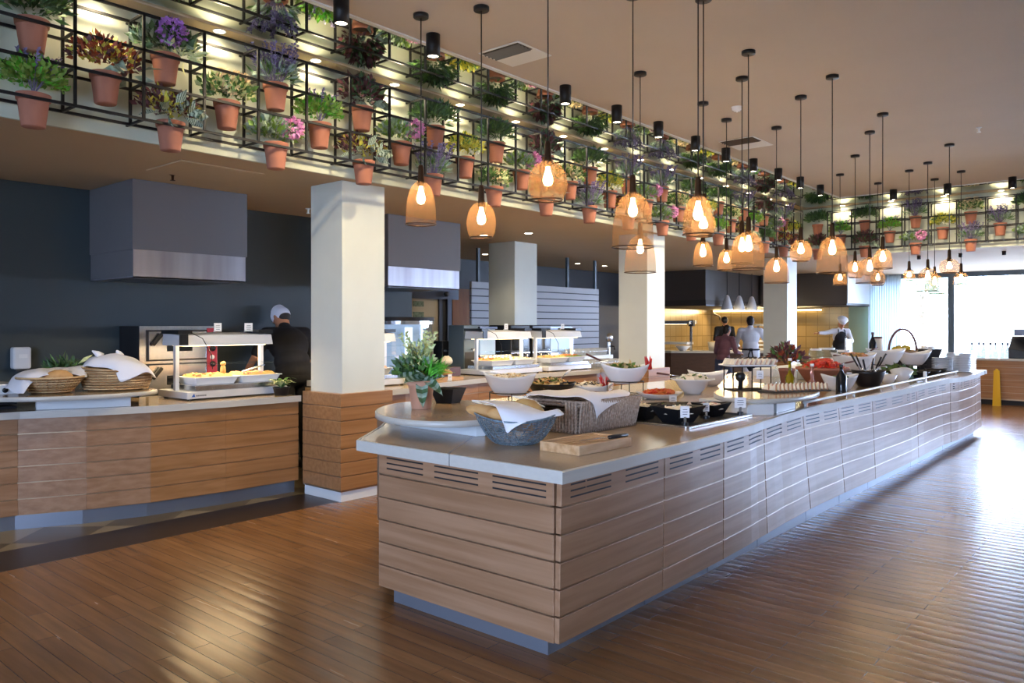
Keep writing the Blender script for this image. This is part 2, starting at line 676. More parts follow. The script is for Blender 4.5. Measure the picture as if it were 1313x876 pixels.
sbox('floor', (XL, YR, -0.1), (XE + 0.2, 5.80, 0), 'wood_floor')
sbox('floor_dark_strip', (XL, 5.80, -0.1), (XE + 0.2, 6.32, 0), 'black_strip')
sbox('floor_tile_strip', (XL, 6.32, -0.1), (XE + 0.2, YB + 0.1, 0), 'triangle_tile')
sbox('ceiling', (XL, YR, ZC), (XM, YM, ZC + 0.1), 'ceiling_paint')
b = MB()
b.box(XL, YM, ZC + 0.012, XM, 5.52, ZC + 0.1)
b.box(XM, YR, ZC + 0.012, 15.15, 5.52, ZC + 0.1)
struct(b.build('ceiling_mirror', 'mirror_ceiling'))
b = MB()
b.box(XL, 5.52, ZC, XW, YW + 0.3, ZC + 0.1)
b.box(15.15, YR, ZC, XW + 0.3, 5.52, ZC + 0.1)
struct(b.build('ceiling_strip', 'soffit_paint'))
b = MB()
b.box(XL, YM - 0.012, ZC - 0.012, XM + 0.012, YM + 0.012, ZC + 0.02)
b.box(XL, YM + 0.03, ZC - 0.004, XM - 0.03, YM + 0.045, ZC + 0.02)
b.box(XM - 0.012, YR, ZC - 0.012, XM + 0.012, YM - 0.012, ZC + 0.02)
struct(b.build('trim_1', 'trim_white'))
sbox('wall_plants', (XL, YW, ZS), (XW + 0.03, YW + 0.03, ZC), 'plant_wall_paint')
sbox('wall_plants_end', (XW, YR, ZS), (XW + 0.03, YW, ZC), 'plant_wall_paint')
sbox('ceiling_soffit', (XL, YW + 0.03, ZS), (XW + 0.03, YB, ZS + 0.1), 'soffit_paint')
sbox('ceiling_soffit_end', (XW + 0.03, YR, ZS), (XE, YB, ZS + 0.1), 'soffit_paint')
sbox('wall_left', (XL, 8.10, 0), (7.31, 8.3, ZS), 'slate_paint')
sbox('wall_return', (7.11, 8.3, 0), (7.31, YB, ZS), 'slate_paint')
sbox('wall_back', (7.31, YB, 0), (XE + 0.2, YB + 0.2, ZS), 'dark_bulkhead')
b = MB()
b.box(XL - 0.2, YR, 0, XL, -2.6, ZC + 0.1)
b.box(XL - 0.2, 2.6, 0, XL, 8.3, ZC + 0.1)
b.box(XL - 0.2, -2.6, 3.05, XL, 2.6, ZC + 0.1)
b.box(XL - 0.2, -2.6, 0, XL, 2.6, 0.85)
for y in (-0.9, 0.9):
    b.box(XL - 0.15, y - 0.06, 0.85, XL - 0.05, y + 0.06, 3.05)
struct(b.build('wall_behind', 'grey_wall'))
struct(MB().box(XL - 0.1, -2.6, 0.85, XL - 0.092, 2.6, 3.05).build('window_3', 'window_glass'))
# end wall: kitchen tiles, green panel, then the window
b = MB()
b.box(XE, 6.85, 0, XE + 0.2, YB, ZS)
struct(b.build('wall_end_kitchen', 'kitchen_tile'))
sbox('wall_end_green', (XE, 6.26, 0), (XE + 0.2, 6.85, ZS), 'green_paint')
sbox('wall_end_sill', (XE, YR, 0), (XE + 0.2, 6.26, 0.35), 'white_wall')
# window on the end wall: frame, mullions, glass
wn = T('window_1', 'dark framed window filling the end wall', 'window')
wn['kind'] = 'structure'
b = MB()
b.box(XE - 0.02, YR, ZS - 0.12, XE + 0.14, 6.25, ZS)
b.box(XE - 0.02, YR, 0.35, XE + 0.14, 6.25, 0.43)
for y in (4.38, 1.2, -1.9, -5.0):
    b.box(XE - 0.02, y - 0.07, 0.43, XE + 0.14, y + 0.07, ZS - 0.12)
b.build('frame', 'grey_blue_plastic', wn)
MB().box(XE + 0.05, YR, 0.43, XE + 0.058, 6.25, ZS - 0.12).build('glass', 'window_glass', wn)
# window wall on the right-hand side (out of frame): piers, sill, head and glass
b = MB()
b.box(XL, YR - 0.2, 0, XE + 0.2, YR, 0.12)
b.box(XL, YR - 0.2, 2.75, XE + 0.2, YR, ZC + 0.1)
b.box(XL, YR - 0.2, 0.12, 16.5, YR, 3.15)
for x in (19.2, 21.9):
    b.box(x - 0.12, YR - 0.2, 0.12, x + 0.12, YR, 3.15)
struct(b.build('wall_right', 'white_wall'))
struct(MB().box(16.5, YR - 0.1, 0.12, XE, YR - 0.092, 3.15).build('window_2', 'window_glass'))
# outside: paved terrace, and trees beyond the end window
sbox('ground_outside', (-30, -60, -0.4), (120, 60, -0.12), 'gravel')


# columns with a wooden casing at the foot
def column(x, label):
    t = T('column', label, 'column', (x, 5.80, 0), group='square columns under the plant beam')
    t['kind'] = 'structure'
    MB().box(0, 0, 0, 0.50, 0.48, ZS).build('shaft', 'column_paint', t, bevel=0.004)
    b = MB()
    hs = [0.10 + i * 0.1258 for i in range(8)]
    for i in range(7):
        b.box(-0.055, -0.055, hs[i] + 0.004, 0.555, 0.535, hs[i + 1] - 0.004)
    b.build('casing', 'oak_warm_x', t, bevel=0.003)
    MB().box(-0.0515, -0.0515, 0.09, 0.5515, 0.5315, 0.975).build('casing_core', 'groove_inlay', t)
    MB().box(-0.04, -0.04, 0, 0.54, 0.52, 0.10).build('skirting', 'trim_white', t)
    return t


column(4.385, 'square cream column nearest the camera with a wooden slat casing at its foot')
column(9.73, 'square cream column behind the white salad bowl on a stand')
column(14.95, 'square cream column farthest away beside the kitchen counter')
t = T('column', 'square cream column standing farther back against the soffit', 'column', (9.33, 7.95, 0))
t['kind'] = 'structure'
MB().box(0, 0, 0, 0.56, 0.55, ZS).build('shaft', 'column_paint', t, bevel=0.004)

# doorway in the back wall: flat cream sheet standing in for the lit corridor, dark header, steel jambs
d = T('door_1', 'open doorway with a dark header in the back wall', 'door')
d['kind'] = 'structure'
MB().box(9.7, YB - 0.06, 2.10, 11.02, YB, 2.30).build('header', 'steel_dark', d)
b = MB()
b.box(10.5, YB - 0.05, 0, 10.58, YB, 2.10)
b.box(10.72, YB - 0.05, 0, 10.84, YB, 2.10)
b.build('jamb', 'steel_dark', d)
MB().box(9.72, YB - 0.012, 0.0, 10.5, YB - 0.004, 2.10).build('opening_sheet', 'cream_food', d)  # pale sheet on the wall, corridor light given by its colour
b = MB()
for z in (1.55, 1.75, 1.95):
    b.box(9.85, YB - 0.02, z, 10.12, YB - 0.012, z + 0.1)
b.build('notice_panes', 'leaf_grey', d)
MB().cyl((10.62, YB - 0.10, 2.2), 0.05, 0.04, axis=(0, -1, 0)).build('sensor', 'black_plastic', d)
# wooden wall panels beside it
b = MB()
b.box(10.86, YB - 0.05, 0, 11.45, YB - 0.002, 2.32)
b.box(11.46, YB - 0.09, 0, 11.62, YB - 0.002, 2.32)
struct(b.build('wall_wood_panel', 'wood_panel'))
# slatted partition with hanging poles
p = T('slatted_partition', 'pale grey horizontally slatted partition hung behind the back counter', 'partition', (0, 9.1, 0))
p['kind'] = 'structure'
b = MB()
for i in range(11):
    b.box(9.56, 0, 0.98 + i * 0.125, 13.35, 0.05, 0.98 + i * 0.125 + 0.108)
b.build('slats', 'slat_grey', p)
MB().box(9.58, 0.03, 0, 13.33, 0.048, 2.33).build('backing', 'black_matt', p)
for x in (9.75, 12.3, 13.25):
    MB().bar((x, 0.03, 2.3), (x, 0.03, ZS), 0.05).build('pole', 'grey_blue_plastic', p)

# teal panel between column and doorway is the end of the left wall
# curtain beside the window
b = MB()
pts = []
n = 90
for i in range(n + 1):
    y = 5.50 + 0.80 * i / n
    pts.append((XE - 0.16 + 0.05 * math.sin(i * 0.95), y))
vs = [(x, y, 0.05) for x, y in pts] + [(x, y, ZS - 0.005) for x, y in pts]
b.add(vs, [(i, i + 1, n + 2 + i, n + 1 + i) for i in range(n)], 0, True)
o = b.build('curtain', 'curtain')
o.modifiers.new('thick', 'SOLIDIFY').thickness = 0.006
tag(o, 'white pleated curtain drawn back at the left edge of the end window', 'curtain')


# trees outside the end window
def tree(x, y, h, r, seed, label):
    rnd = random.Random(seed)
    t = T('tree', label, 'tree', (x, y, -0.12), group='trees beyond the end window')
    MB().tube([(0, 0, 0), (0.1, 0.05, h * 0.3), (0.05, 0, h * 0.6)], [0.2, 0.16, 0.1], 8).build('trunk', 'trunk', t)
    b = MB()
    for _ in range(2600):
        d_ = Vector((rnd.gauss(0, 1), rnd.gauss(0, 1), rnd.gauss(0, 1))).normalized() * (rnd.random() ** 0.4)
        c = Vector((d_.x * r, d_.y * r, h * 0.62 + d_.z * h * 0.4))
        q = Euler((rnd.random() * 6, rnd.random() * 6, rnd.random() * 6)).to_matrix()
        s = 0.16
        b.add([c + q @ Vector(k) for k in ((-s, 0, 0), (0, -s * 0.5, 0), (s, 0, 0), (0, s * 0.5, 0))], [(0, 1, 2, 3)])
    b.build('crown', 'tree_leaf', t)


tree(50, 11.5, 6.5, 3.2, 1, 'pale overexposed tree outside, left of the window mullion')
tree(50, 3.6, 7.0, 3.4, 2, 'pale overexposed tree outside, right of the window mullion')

# ================================================================== PLANT GRID
YF, YBK = 5.40, 5.61
RAILS = (3.011, 3.257, 3.487, 3.735)
PITCH = 0.4375
X0 = 1.98


def plant_grid(name, label, us, front, back, axis, skip):
    """axis 0: runs along x with planes y=front/back; axis 1: runs along y with planes x=front/back"""
    t = T(name, label, 'trellis')
    P_ = (lambda u, v, z: (u, v, z)) if axis == 0 else (lambda u, v, z: (v, u, z))
    b = MB()
    for v in (front, back):
        for z in RAILS:
            b.bar(P_(us[0], v, z), P_(us[-1], v, z), 0.018)
        for u in us:
            b.bar(P_(u, v, RAILS[0]), P_(u, v, RAILS[-1]), 0.018)
    for u in us:
        for z in RAILS:
            b.bar(P_(u, front, z), P_(u, back, z), 0.016)
    b.build('frame', 'black_metal', t)
    b = MB()
    for u in us[::2]:
        for z in (RAILS[0], RAILS[-1]):
            b.bar(P_(u, back, z), P_(u, back + 0.08, z), 0.014)
    b.build('wall_brackets', 'black_metal', t)
    return t


us = [X0 + PITCH * k for k in range(-3, 30)]
plant_grid('plant_trellis', 'black metal cube trellis along the long plant wall over the buffet', us, YF, YBK, 0, None)
ue = [5.06 - 0.43 * k for k in range(0, 13)]
plant_grid('plant_trellis', 'black metal cube trellis on the end wall above the window', ue, 15.03, 15.22, 1, None)


# ---- foliage kinds
def leaf(b, c, d, ln, wd, mi, rnd, fold=0.25):
    d = Vector(d).normalized()
    side = d.cross(Vector((rnd.uniform(-1, 1), rnd.uniform(-1, 1), rnd.uniform(-0.2, 1)))).normalized()
    up = side.cross(d)
    c = Vector(c)
    m = c + d * ln * 0.5 + up * ln * fold * 0.3
    tip = c + d * ln - up * ln * fold * 0.3
    b.add([c, m + side * wd * 0.5, tip, m - side * wd * 0.5, m - up * wd * 0.12], [(0, 4, 1), (1, 4, 2), (2, 4, 3), (3, 4, 0)], mi, True)


def bush(b, rnd, n, c, r, ln, wd, mis, outward=0.7, up=0.5, low=-0.3):
    for _ in range(n):
        a = rnd.random() * 2 * PI
        z = rnd.uniform(low, 1)
        q = math.sqrt(max(0, 1 - z * z))
        k = rnd.random() ** 0.45
        d = Vector((q * math.cos(a), q * math.sin(a), z))
        p = Vector((c[0] + d.x * r[0] * k, c[1] + d.y * r[1] * k, c[2] + d.z * r[2] * k))
        dr = d * outward + Vector((rnd.uniform(-.5, .5), rnd.uniform(-.5, .5), up + rnd.uniform(-.5, .5)))
        leaf(b, p, dr, ln * rnd.uniform(0.7, 1.3), wd * rnd.uniform(0.7, 1.2), rnd.choice(mis), rnd)


def puff(b, rnd, c, r, n, s, mi=0):
    for _ in range(n):
        d = Vector((rnd.gauss(0, 1), rnd.gauss(0, 1), rnd.gauss(0, 1))).normalized()
        p = Vector(c) + d * r * rnd.uniform(0.75, 1)
        leaf(b, p, d + Vector((rnd.uniform(-.6, .6), rnd.uniform(-.6, .6), rnd.uniform(-.6, .6))), s, s * 0.9, mi, rnd)


def spikes(b, rnd, n, c, spread, h, r, mi=0):
    for _ in range(n):
        a = rnd.random() * 2 * PI
        q = rnd.random() ** 0.6
        base = Vector((c[0] + math.cos(a) * q * spread * 0.35, c[1] + math.sin(a) * q * spread * 0.35, c[2]))
        tip = base + Vector((math.cos(a) * q * spread * 0.7, math.sin(a) * q * spread * 0.7, h * rnd.uniform(0.7, 1.1)))
        d = tip - base
        b.tube([(c[0], c[1], 0.0), base, tip], 0.0022, 4, mi)
        for i in range(7):
            p = base + d * (0.45 + 0.55 * i / 6)
            for k in range(3):
                leaf(b, p, d.normalized() * 0.5 + Vector((rnd.uniform(-1, 1), rnd.uniform(-1, 1), rnd.uniform(-.3, 1))), r * 2.2, r * 1.4, mi, rnd)


POT_H, POT_R = 0.205, 0.095


def pot(t, r=POT_R, h=POT_H, m='terracotta'):
    MB().lathe([(0, -h), (r * 0.70, -h), (r * 0.72, -h + 0.004), (r * 0.93, -0.045), (r * 0.94, -0.042), (r * 1.02, -0.040),
                (r * 1.06, -0.003), (r * 1.05, 0), (r * 0.97, 0), (r * 0.93, -0.03)], 24).build('pot', m, t)
    MB().lathe([(0, -0.028), (r * 0.6, -0.024), (r * 0.95, -0.028)], 16).build('soil', 'soil', t)


class PB(MB):
    # foliage keeps clear of the wall behind its pot
    def build(s, *a, **k):
        s.v = [(x * 1.15, min(y * 1.1, 0.10 + 0.01 * math.sin(x * 90 + z * 70)), z * (1.05 if z > 0 else 1)) for x, y, z in s.v]
        return MB.build(s, *a, **k)


def plant_parts(kind, t, seed):
    rnd = random.Random(seed)
    b = PB()
    f = PB()
    if kind == 'purple kale':
        bush(b, rnd, 260, (0, 0, 0.07), (0.19, 0.13, 0.11), 0.075, 0.04, [0, 0, 1])
        b.build('foliage', ['leaf_dark', 'leaf_grey'], t)
        puff(f, rnd, (0.0, -0.09, 0.14), 0.075, 260, 0.034)
        f.build('flower_head', 'petal_purple', t)
        g = PB()
        bush(g, rnd, 26, (0.05, -0.04, 0.0), (0.16, 0.1, 0.05), 0.11, 0.03, [0], up=-0.3)
        g.build('trailing_leaves', 'leaf_cream', t)
    elif kind == 'coleus':
        bush(b, rnd, 480, (0, 0, 0.10), (0.20, 0.12, 0.13), 0.048, 0.03, [0, 0, 1, 2])
        b.build('foliage', ['leaf_red', 'leaf_burgundy', 'leaf_yellow'], t)
        bush(f, rnd, 14, (0.12, -0.05, 0.02), (0.06, 0.05, 0.05), 0.13, 0.07, [0, 1], up=-0.2)
        f.build('broad_leaves', ['leaf_burgundy', 'leaf_grey'], t)
    elif kind == 'lime bush':
        bush(b, rnd, 560, (0, 0, 0.09), (0.18, 0.13, 0.13), 0.045, 0.028, [0, 0, 1])
        b.build('foliage', ['leaf_lime', 'leaf_bright'], t)
        spikes(f, rnd, 9, (0, 0, 0.08), 0.16, 0.16, 0.012)
        f.build('flower_spikes', 'petal_lavender', t)
    elif kind == 'lavender':
        bush(b, rnd, 150, (0, 0, 0.06), (0.14, 0.11, 0.08), 0.10, 0.02, [0, 0, 1])
        b.build('foliage', ['leaf_grey', 'leaf_green'], t)
        spikes(f, rnd, 34, (0, 0, 0.03), 0.2, 0.22, 0.012)
        f.build('flower_spikes', 'petal_lavender', t)
    elif kind == 'cream hydrangea':
        bush(b, rnd, 280, (0, 0, 0.07), (0.17, 0.12, 0.10), 0.065, 0.04, [0, 0, 1])
        b.build('foliage', ['leaf_green', 'leaf_cream'], t)
        for c in ((-0.07, -0.05, 0.12), (0.08, -0.02, 0.17), (0.0, -0.08, 0.10), (0.03, -0.01, 0.16), (-0.03, -0.03, 0.17)):
            puff(f, rnd, c, 0.055, 70, 0.028)
        f.build('flower_heads', 'petal_cream', t)
    elif kind == 'burgundy':
        bush(b, rnd, 380, (0, 0, 0.10), (0.17, 0.12, 0.15), 0.07, 0.036, [0, 0, 1])
        b.build('foliage', ['leaf_burgundy', 'leaf_dark'], t)
        bush(f, rnd, 18, (0.06, -0.04, 0.03), (0.12, 0.08, 0.05), 0.11, 0.06, [0], up=-0.2)
        f.build('grey_leaves', 'leaf_grey', t)
    elif kind == 'striped prayer plant':
        bush(b, rnd, 340, (0, 0.02, 0.09), (0.20, 0.10, 0.12), 0.055, 0.028, [0, 0, 1])
        b.build('foliage', ['leaf_burgundy', 'leaf_yellow'], t)
        bush(f, rnd, 22, (0.02, -0.06, 0.04), (0.14, 0.07, 0.06), 0.12, 0.06, [0], up=-0.1)
        f.build('striped_leaves', 'leaf_striped', t)
    elif kind == 'dark fern':
        bush(b, rnd, 520, (0, 0, 0.09), (0.19, 0.13, 0.13), 0.075, 0.022, [0, 0, 1])
        b.build('foliage', ['leaf_dark', 'leaf_green'], t)
    elif kind == 'yellow croton':
        bush(b, rnd, 400, (0, 0, 0.09), (0.18, 0.12, 0.12), 0.055, 0.034, [0, 0, 1])
        b.build('foliage', ['leaf_yellow', 'leaf_green'], t)
        puff(f, rnd, (0.07, -0.05, 0.08), 0.04, 50, 0.024)
        f.build('flower_head', 'petal_white', t)
    elif kind == 'pink kale':
        bush(b, rnd, 360, (0, 0, 0.07), (0.20, 0.12, 0.11), 0.062, 0.034, [0, 0, 1])
        b.build('foliage', ['leaf_grey', 'leaf_lime'], t)
        puff(f, rnd, (0.07, -0.09, 0.12), 0.068, 230, 0.032)
        f.build('flower_head', 'petal_pink', t)


DESC = {'purple kale': 'purple kale and grey leaves', 'coleus': 'red and orange coleus', 'lime bush': 'lime green bushy leaves',
        'lavender': 'grey lavender spikes', 'cream hydrangea': 'cream hydrangea heads', 'burgundy': 'dark burgundy leaves',
        'striped prayer plant': 'striped prayer plant leaves', 'dark fern': 'dark green fern', 'yellow croton': 'yellow croton leaves',
        'pink kale': 'grey leaves and pink bloom'}
ORD = ['first', 'second', 'third', 'fourth', 'fifth', 'sixth', 'seventh', 'eighth', 'ninth', 'tenth', 'eleventh', 'twelfth', 'thirteenth',
       'fourteenth', 'fifteenth', 'sixteenth', 'seventeenth', 'eighteenth', 'nineteenth', 'twentieth', 'twenty-first', 'twenty-second',
       'twenty-third', 'twenty-fourth', 'twenty-fifth', 'twenty-sixth', 'twenty-seventh', 'twenty-eighth', 'twenty-ninth', 'thirtieth']
PROTO = {}


def potted(kind, loc, rz, label, group):
    if kind not in PROTO:
        t = T('potted_plant', label, 'potted plant', loc, rz, group)
        pot(t)
        plant_parts(kind, t, sum(map(ord, kind)))
        PROTO[kind] = t
        return t
    return dup(PROTO[kind], loc, rz, label, group)


ROWZ = {'top': 3.525, 'middle': 3.295, 'bottom': 3.055}
TWO = [('dark fern', 'lime bush'), ('purple kale', 'striped prayer plant'), ('lavender', 'pink kale'), ('burgundy', 'striped prayer plant'),
       ('dark fern', 'lavender'), ('dark fern', 'cream hydrangea'), ('burgundy', 'coleus'), ('dark fern', 'lavender'), ('lavender', 'coleus'),
       ('lavender', 'pink kale'), ('dark fern', 'burgundy'), ('dark fern', 'lime bush'), ('lavender', 'striped prayer plant'),
       ('burgundy', 'dark fern'), ('lavender', 'coleus')]
MID = ['coleus', 'cream hydrangea', 'lime bush', 'pink kale', 'yellow croton', 'pink kale', 'cream hydrangea', 'yellow croton', 'pink kale',
       'cream hydrangea', 'yellow croton', 'cream hydrangea', 'lime bush', 'pink kale', 'yellow croton']
rnd = random.Random(5)
i2 = i1 = 0
for k in range(-1, 29):
    x = X0 + PITCH * (k + 0.5)
    if k % 2:
        a, c = TWO[i2]
        i2 += 1
        todo = [('top', a), ('bottom', c)]
    else:
        todo = [('middle', MID[i1])]
        i1 += 1
    for row, kind in todo:
        potted(kind, (x + rnd.uniform(-.02, .02), 5.505, ROWZ[row]), rnd.uniform(-.2, .2),
               'pot of %s, %s row of long trellis, %s bay from left' % (DESC[kind], row, ORD[k + 1]),
               'terracotta pots on the long trellis')
ETWO = [('dark fern', 'burgundy'), ('dark fern', 'burgundy'), ('lavender', 'pink kale'), ('cream hydrangea', 'lavender'), ('dark fern', 'pink kale')]
EMID = ['lime bush', 'lime bush', 'yellow croton', 'lavender']
for k in range(0, 9):
    y = 5.28 - 0.4275 * k
    todo = [('top', ETWO[k // 2][0]), ('bottom', ETWO[k // 2][1])] if k % 2 == 0 else [('middle', EMID[k // 2])]
    for row, kind in todo:
        potted(kind, (15.125, y, ROWZ[row]), R(-90) + rnd.uniform(-.2, .2),
               'pot of %s, %s row of end trellis, %s bay from corner' % (DESC[kind], row, ORD[k]),
               'terracotta pots on the end wall trellis')

# ---- recessed lights in the ceiling strip, over every bay with one pot
def niche_light(x, y, label, rot):
    t = T('recessed_light', label, 'ceiling light', (x, y, ZC), group='round lights in the strip above the plants')
    MB().lathe([(0.040, -0.001), (0.050, -0.001), (0.052, -0.004), (0.048, -0.006), (0.040, -0.004)], 20).build('ring', 'trim_white', t)
    MB().lathe([(0, -0.003), (0.041, -0.003)], 20).build('lens', 'lamp_glow', t)
    light('lamp', 'SPOT', (0, -0.045 if rot[0] else 0, -0.02), NICHE_W, WARM2, t, (0, 0, 0), 0.04, R(165), 0.8)


for i, k in enumerate(range(0, 29, 2)):
    niche_light(X0 + PITCH * (k + 0.5), 5.585, 'small round recessed light above the long plant wall, %s from the left' % ORD[i], (R(8), 0, 0))
for i in range(4):
    niche_light(15.215, 4.8525 - 0.855 * i, 'small round recessed light above the end plant wall, %s from the corner' % ORD[i], (0, R(-8), 0))


# ---- black cylinder spots on the main ceiling
def spot_light(x, y, label, tilt):
    t = T('ceiling_spotlight', label, 'spotlight', (x, y, ZC), group='black cylinder spotlights on the ceiling')
    MB().lathe([(0.042, -0.165), (0.042, -0.172), (0.055, -0.172), (0.055, 0), (0, 0)], 24).build('housing', 'black_metal', t)
    MB().lathe([(0, -0.163), (0.042, -0.163)], 20).build('lens', 'lamp_glow', t)
    light('lamp', 'SPOT', (0, 0, -0.18), SPOT_W, WARM2, t, tilt, 0.04, R(110), 0.9)


for i, x in enumerate((3.32, 4.19, 5.9, 6.78, 7.62, 8.49, 9.31, 10.15, 11.01, 11.86, 12.73)):
    spot_light(x, 4.40, 'black cylinder spotlight hanging before the long plant wall, %s from the left' % ORD[i], (R(32), 0, 0))
for i, y in enumerate((3.63, 2.83, 1.95)):
    spot_light(13.95, y, 'black cylinder spotlight before the end plant wall, %s from the corner' % ORD[i], (0, R(-32), 0))


# ================================================================== PENDANT LAMPS
def pendant(kind, x, y, zb, h, r, label):
    t = T('pendant_lamp', label, 'pendant lamp', (x, y, ZC), group='copper mesh pendant lamps')
    zt = zb + h - ZC            # top of shade, local
    z0 = zb - ZC
    MB().lathe([(0, -0.028), (0.052, -0.028), (0.056, -0.024), (0.056, 0), (0, 0)], 24).build('canopy', 'black_metal', t)
    MB().tube([(0, 0, -0.02), (0.002, 0.001, zt * 0.5), (0, 0, zt + 0.1)], 0.0045, 6).build('cable', 'black_plastic', t)
    MB().lathe([(0, zt + 0.12), (0.016, zt + 0.12), (0.02, zt + 0.1), (0.022, zt + 0.02), (0.027, zt), (0.027, zt - 0.035), (0, zt - 0.035)], 16).build('socket', 'brass_dark', t)
    if kind == 'bell':
        pr = [(1, 0), (1, .06), (.985, .25), (.95, .45), (.88, .62), (.76, .77), (.58, .89), (.36, .97), (.2, 1)]
    else:
        pr = [(.74, 0), (.88, .1), (.98, .27), (1, .42), (.95, .6), (.82, .78), (.58, .92), (.32, .985), (.2, 1)]
    s = MB().lathe([(r * a, z0 + h * q) for a, q in pr], 32).build('shade', 'copper_mesh', t)
    rim = MB()
    rr = r * pr[0][0]
    rim.tube([(rr * math.cos(a * PI / 16), rr * math.sin(a * PI / 16), z0) for a in range(32)], 0.0045, 6, closed=True)
    rim.build('rim', 'brass_dark', s)
    bz = zt - 0.035
    bh = min(0.13, h * 0.5)
    MB().lathe([(0.012, bz), (0.016, bz - bh * 0.2), (0.030, bz - bh * 0.6), (0.031, bz - bh * 0.75), (0.022, bz - bh * 0.93), (0, bz - bh)], 16).build('bulb', 'bulb_glow', t)
    light('lamp', 'POINT', (0, 0, bz - bh * 0.6), PENDANT_W, WARM, t, size=0.035)


PEND = [
    ('bell', 3.86, 4.18, 2.33, 0.31, 0.110, 'leftmost copper mesh pendant, a bell, right of the nearest column'),
    ('globe', 3.79, 2.96, 2.37, 0.24, 0.120, 'large globe shaped copper mesh pendant hanging high, third from the left'),
    ('bell', 4.56, 2.83, 2.13, 0.37, 0.140, 'largest bell pendant of copper mesh, just above a smaller bell by the second column'),
    ('globe', 4.05, 3.76, 2.22, 0.25, 0.105, 'small globe shaped copper mesh pendant, second from the left, above the warmers'),
    ('bell', 6.02, 3.66, 2.07, 0.33, 0.139, 'bell pendant hanging lowest in front of the second column'),
    ('bell', 4.57, 2.35, 2.18, 0.25, 0.097, 'bell pendant overlapping a globe pendant, right of the second column'),
    ('globe', 4.92, 2.49, 2.21, 0.17, 0.083, 'small globe pendant half behind a brighter bell pendant'),
    ('bell', 7.24, 3.67, 2.20, 0.25, 0.098, 'small bell pendant above the kitchen counter, nearest the second column'),
    ('bell', 7.99, 3.77, 2.20, 0.23, 0.098, 'small bell pendant just left of the big twin-bulb bell'),
    ('bell', 6.74, 3.03, 2.16, 0.27, 0.099, 'smaller bell pendant nested behind the big bell at the middle of the cluster'),
    ('bell', 6.13, 2.70, 2.06, 0.31, 0.131, 'big bell pendant showing two glowing bulbs, before the dark kitchen hood'),
    ('bell', 8.68, 3.49, 2.08, 0.29, 0.137, 'bell pendant in front of the farthest column'),
    ('globe', 7.67, 2.84, 2.23, 0.21, 0.103, 'globe pendant right of the farthest column at the plant beam'),
    ('bell', 7.22, 2.39, 2.07, 0.33, 0.134, 'tall bell pendant before the brown hood on the right'),
    ('bell', 12.00, 3.86, 2.20, 0.20, 0.099, 'tiny bell pendant low in front of the brown hood on the right'),
    ('globe', 10.80, 3.28, 2.23, 0.23, 0.103, 'small globe pendant between the brown hood and the curtain'),
    ('bell', 9.59, 2.75, 2.09, 0.30, 0.150, 'wide bell pendant before the green wall panel'),
    ('bell', 8.86, 2.41, 2.20, 0.22, 0.095, 'bright bell pendant in front of the white curtain'),
    ('globe', 13.12, 3.64, 2.23, 0.22, 0.111, 'small far globe pendant below the bright bell at the curtain'),
    ('globe', 12.35, 3.00, 2.25, 0.16, 0.079, 'smallest globe pendant alone at the top left of the window'),
    ('bell', 11.92, 2.66, 2.07, 0.32, 0.145, 'larger of two overlapping pale bells against the window'),
    ('bell', 13.33, 2.88, 2.08, 0.30, 0.138, 'smaller of two overlapping pale bells against the window'),
    ('globe', 10.90, 2.19, 2.25, 0.17, 0.116, 'flattened globe pendant at the window mullion'),
    ('bell', 12.90, 2.44, 2.20, 0.18, 0.102, 'rightmost bell pendant, just right of the window mullion'),
]
for a in PEND:
    pendant(*a)

# ================================================================== CEILING FITTINGS
def vent(x, y, s1, s2, label):
    t = T('ceiling_vent', label, 'vent', (x, y, ZC))
    MB().box(0, 0, -0.008, s1, s2, -0.001).build('frame', 'trim_white', t, bevel=0.003)
    MB().box(0.02, 0.02, -0.010, s1 * 0.47, s2 - 0.02, -0.008).build('opening_sheet', 'black_matt', t)
    b = MB()
    for i in range(4):
        b.cbox((0.05 + i * s1 * 0.1, s2 / 2, -0.014), (0.028, s2 - 0.05, 0.003), 0, ry=R(35))
    b.build('louvres', 'steel_dark', t)


vent(4.71, 3.98, 0.44, 0.43, 'square ceiling vent with dark louvres above the nearest pendants')
vent(8.9, 3.86, 0.6, 0.45, 'farther ceiling vent seen edge-on between the pendant canopies')
t = T('smoke_detector', 'white round smoke detector on the main ceiling', 'smoke detector', (7.62, 3.48, ZC))
MB().lathe([(0, -0.05), (0.03, -0.05), (0.035, -0.04), (0.05, -0.035), (0.055, -0.01), (0.06, 0)], 20).build('body', 'white_ceramic', t)
MB().lathe([(0, -0.056), (0.008, -0.055), (0.01, -0.05)], 10).build('led', 'white_card', t)


def sprinkler(x, y, z, label, m='steel'):
    t = T('sprinkler', label, 'sprinkler', (x, y, z))
    MB().lathe([(0.03, 0), (0.032, -0.004), (0.012, -0.012), (0.01, -0.05), (0, -0.05)], 16).build('body', m, t)
    MB().lathe([(0, -0.056), (0.022, -0.056), (0.022, -0.052), (0, -0.052)], 12).build('deflector', m, t)


sprinkler(2.1, 7.85, ZS, 'small white sprinkler on the soffit at the far left', 'trim_white')
sprinkler(5.2, 7.5, ZS, 'small white sprinkler left of the nearest column', 'trim_white')
sprinkler(3.25, 6.7, ZS, 'small copper sprinkler above the left extractor hood', 'brass_dark')
sprinkler(10.2, 1.75, ZC, 'small white sprinkler on the main ceiling at the right', 'trim_white')
o = tag(MB().box(0, 0, -0.012, 0.75, 0.62, 0).build('access_panel', 'soffit_paint', loc=(3.0, 6.05, ZS), bevel=0.006),
        'square access panel in the soffit above the left hood', 'panel')


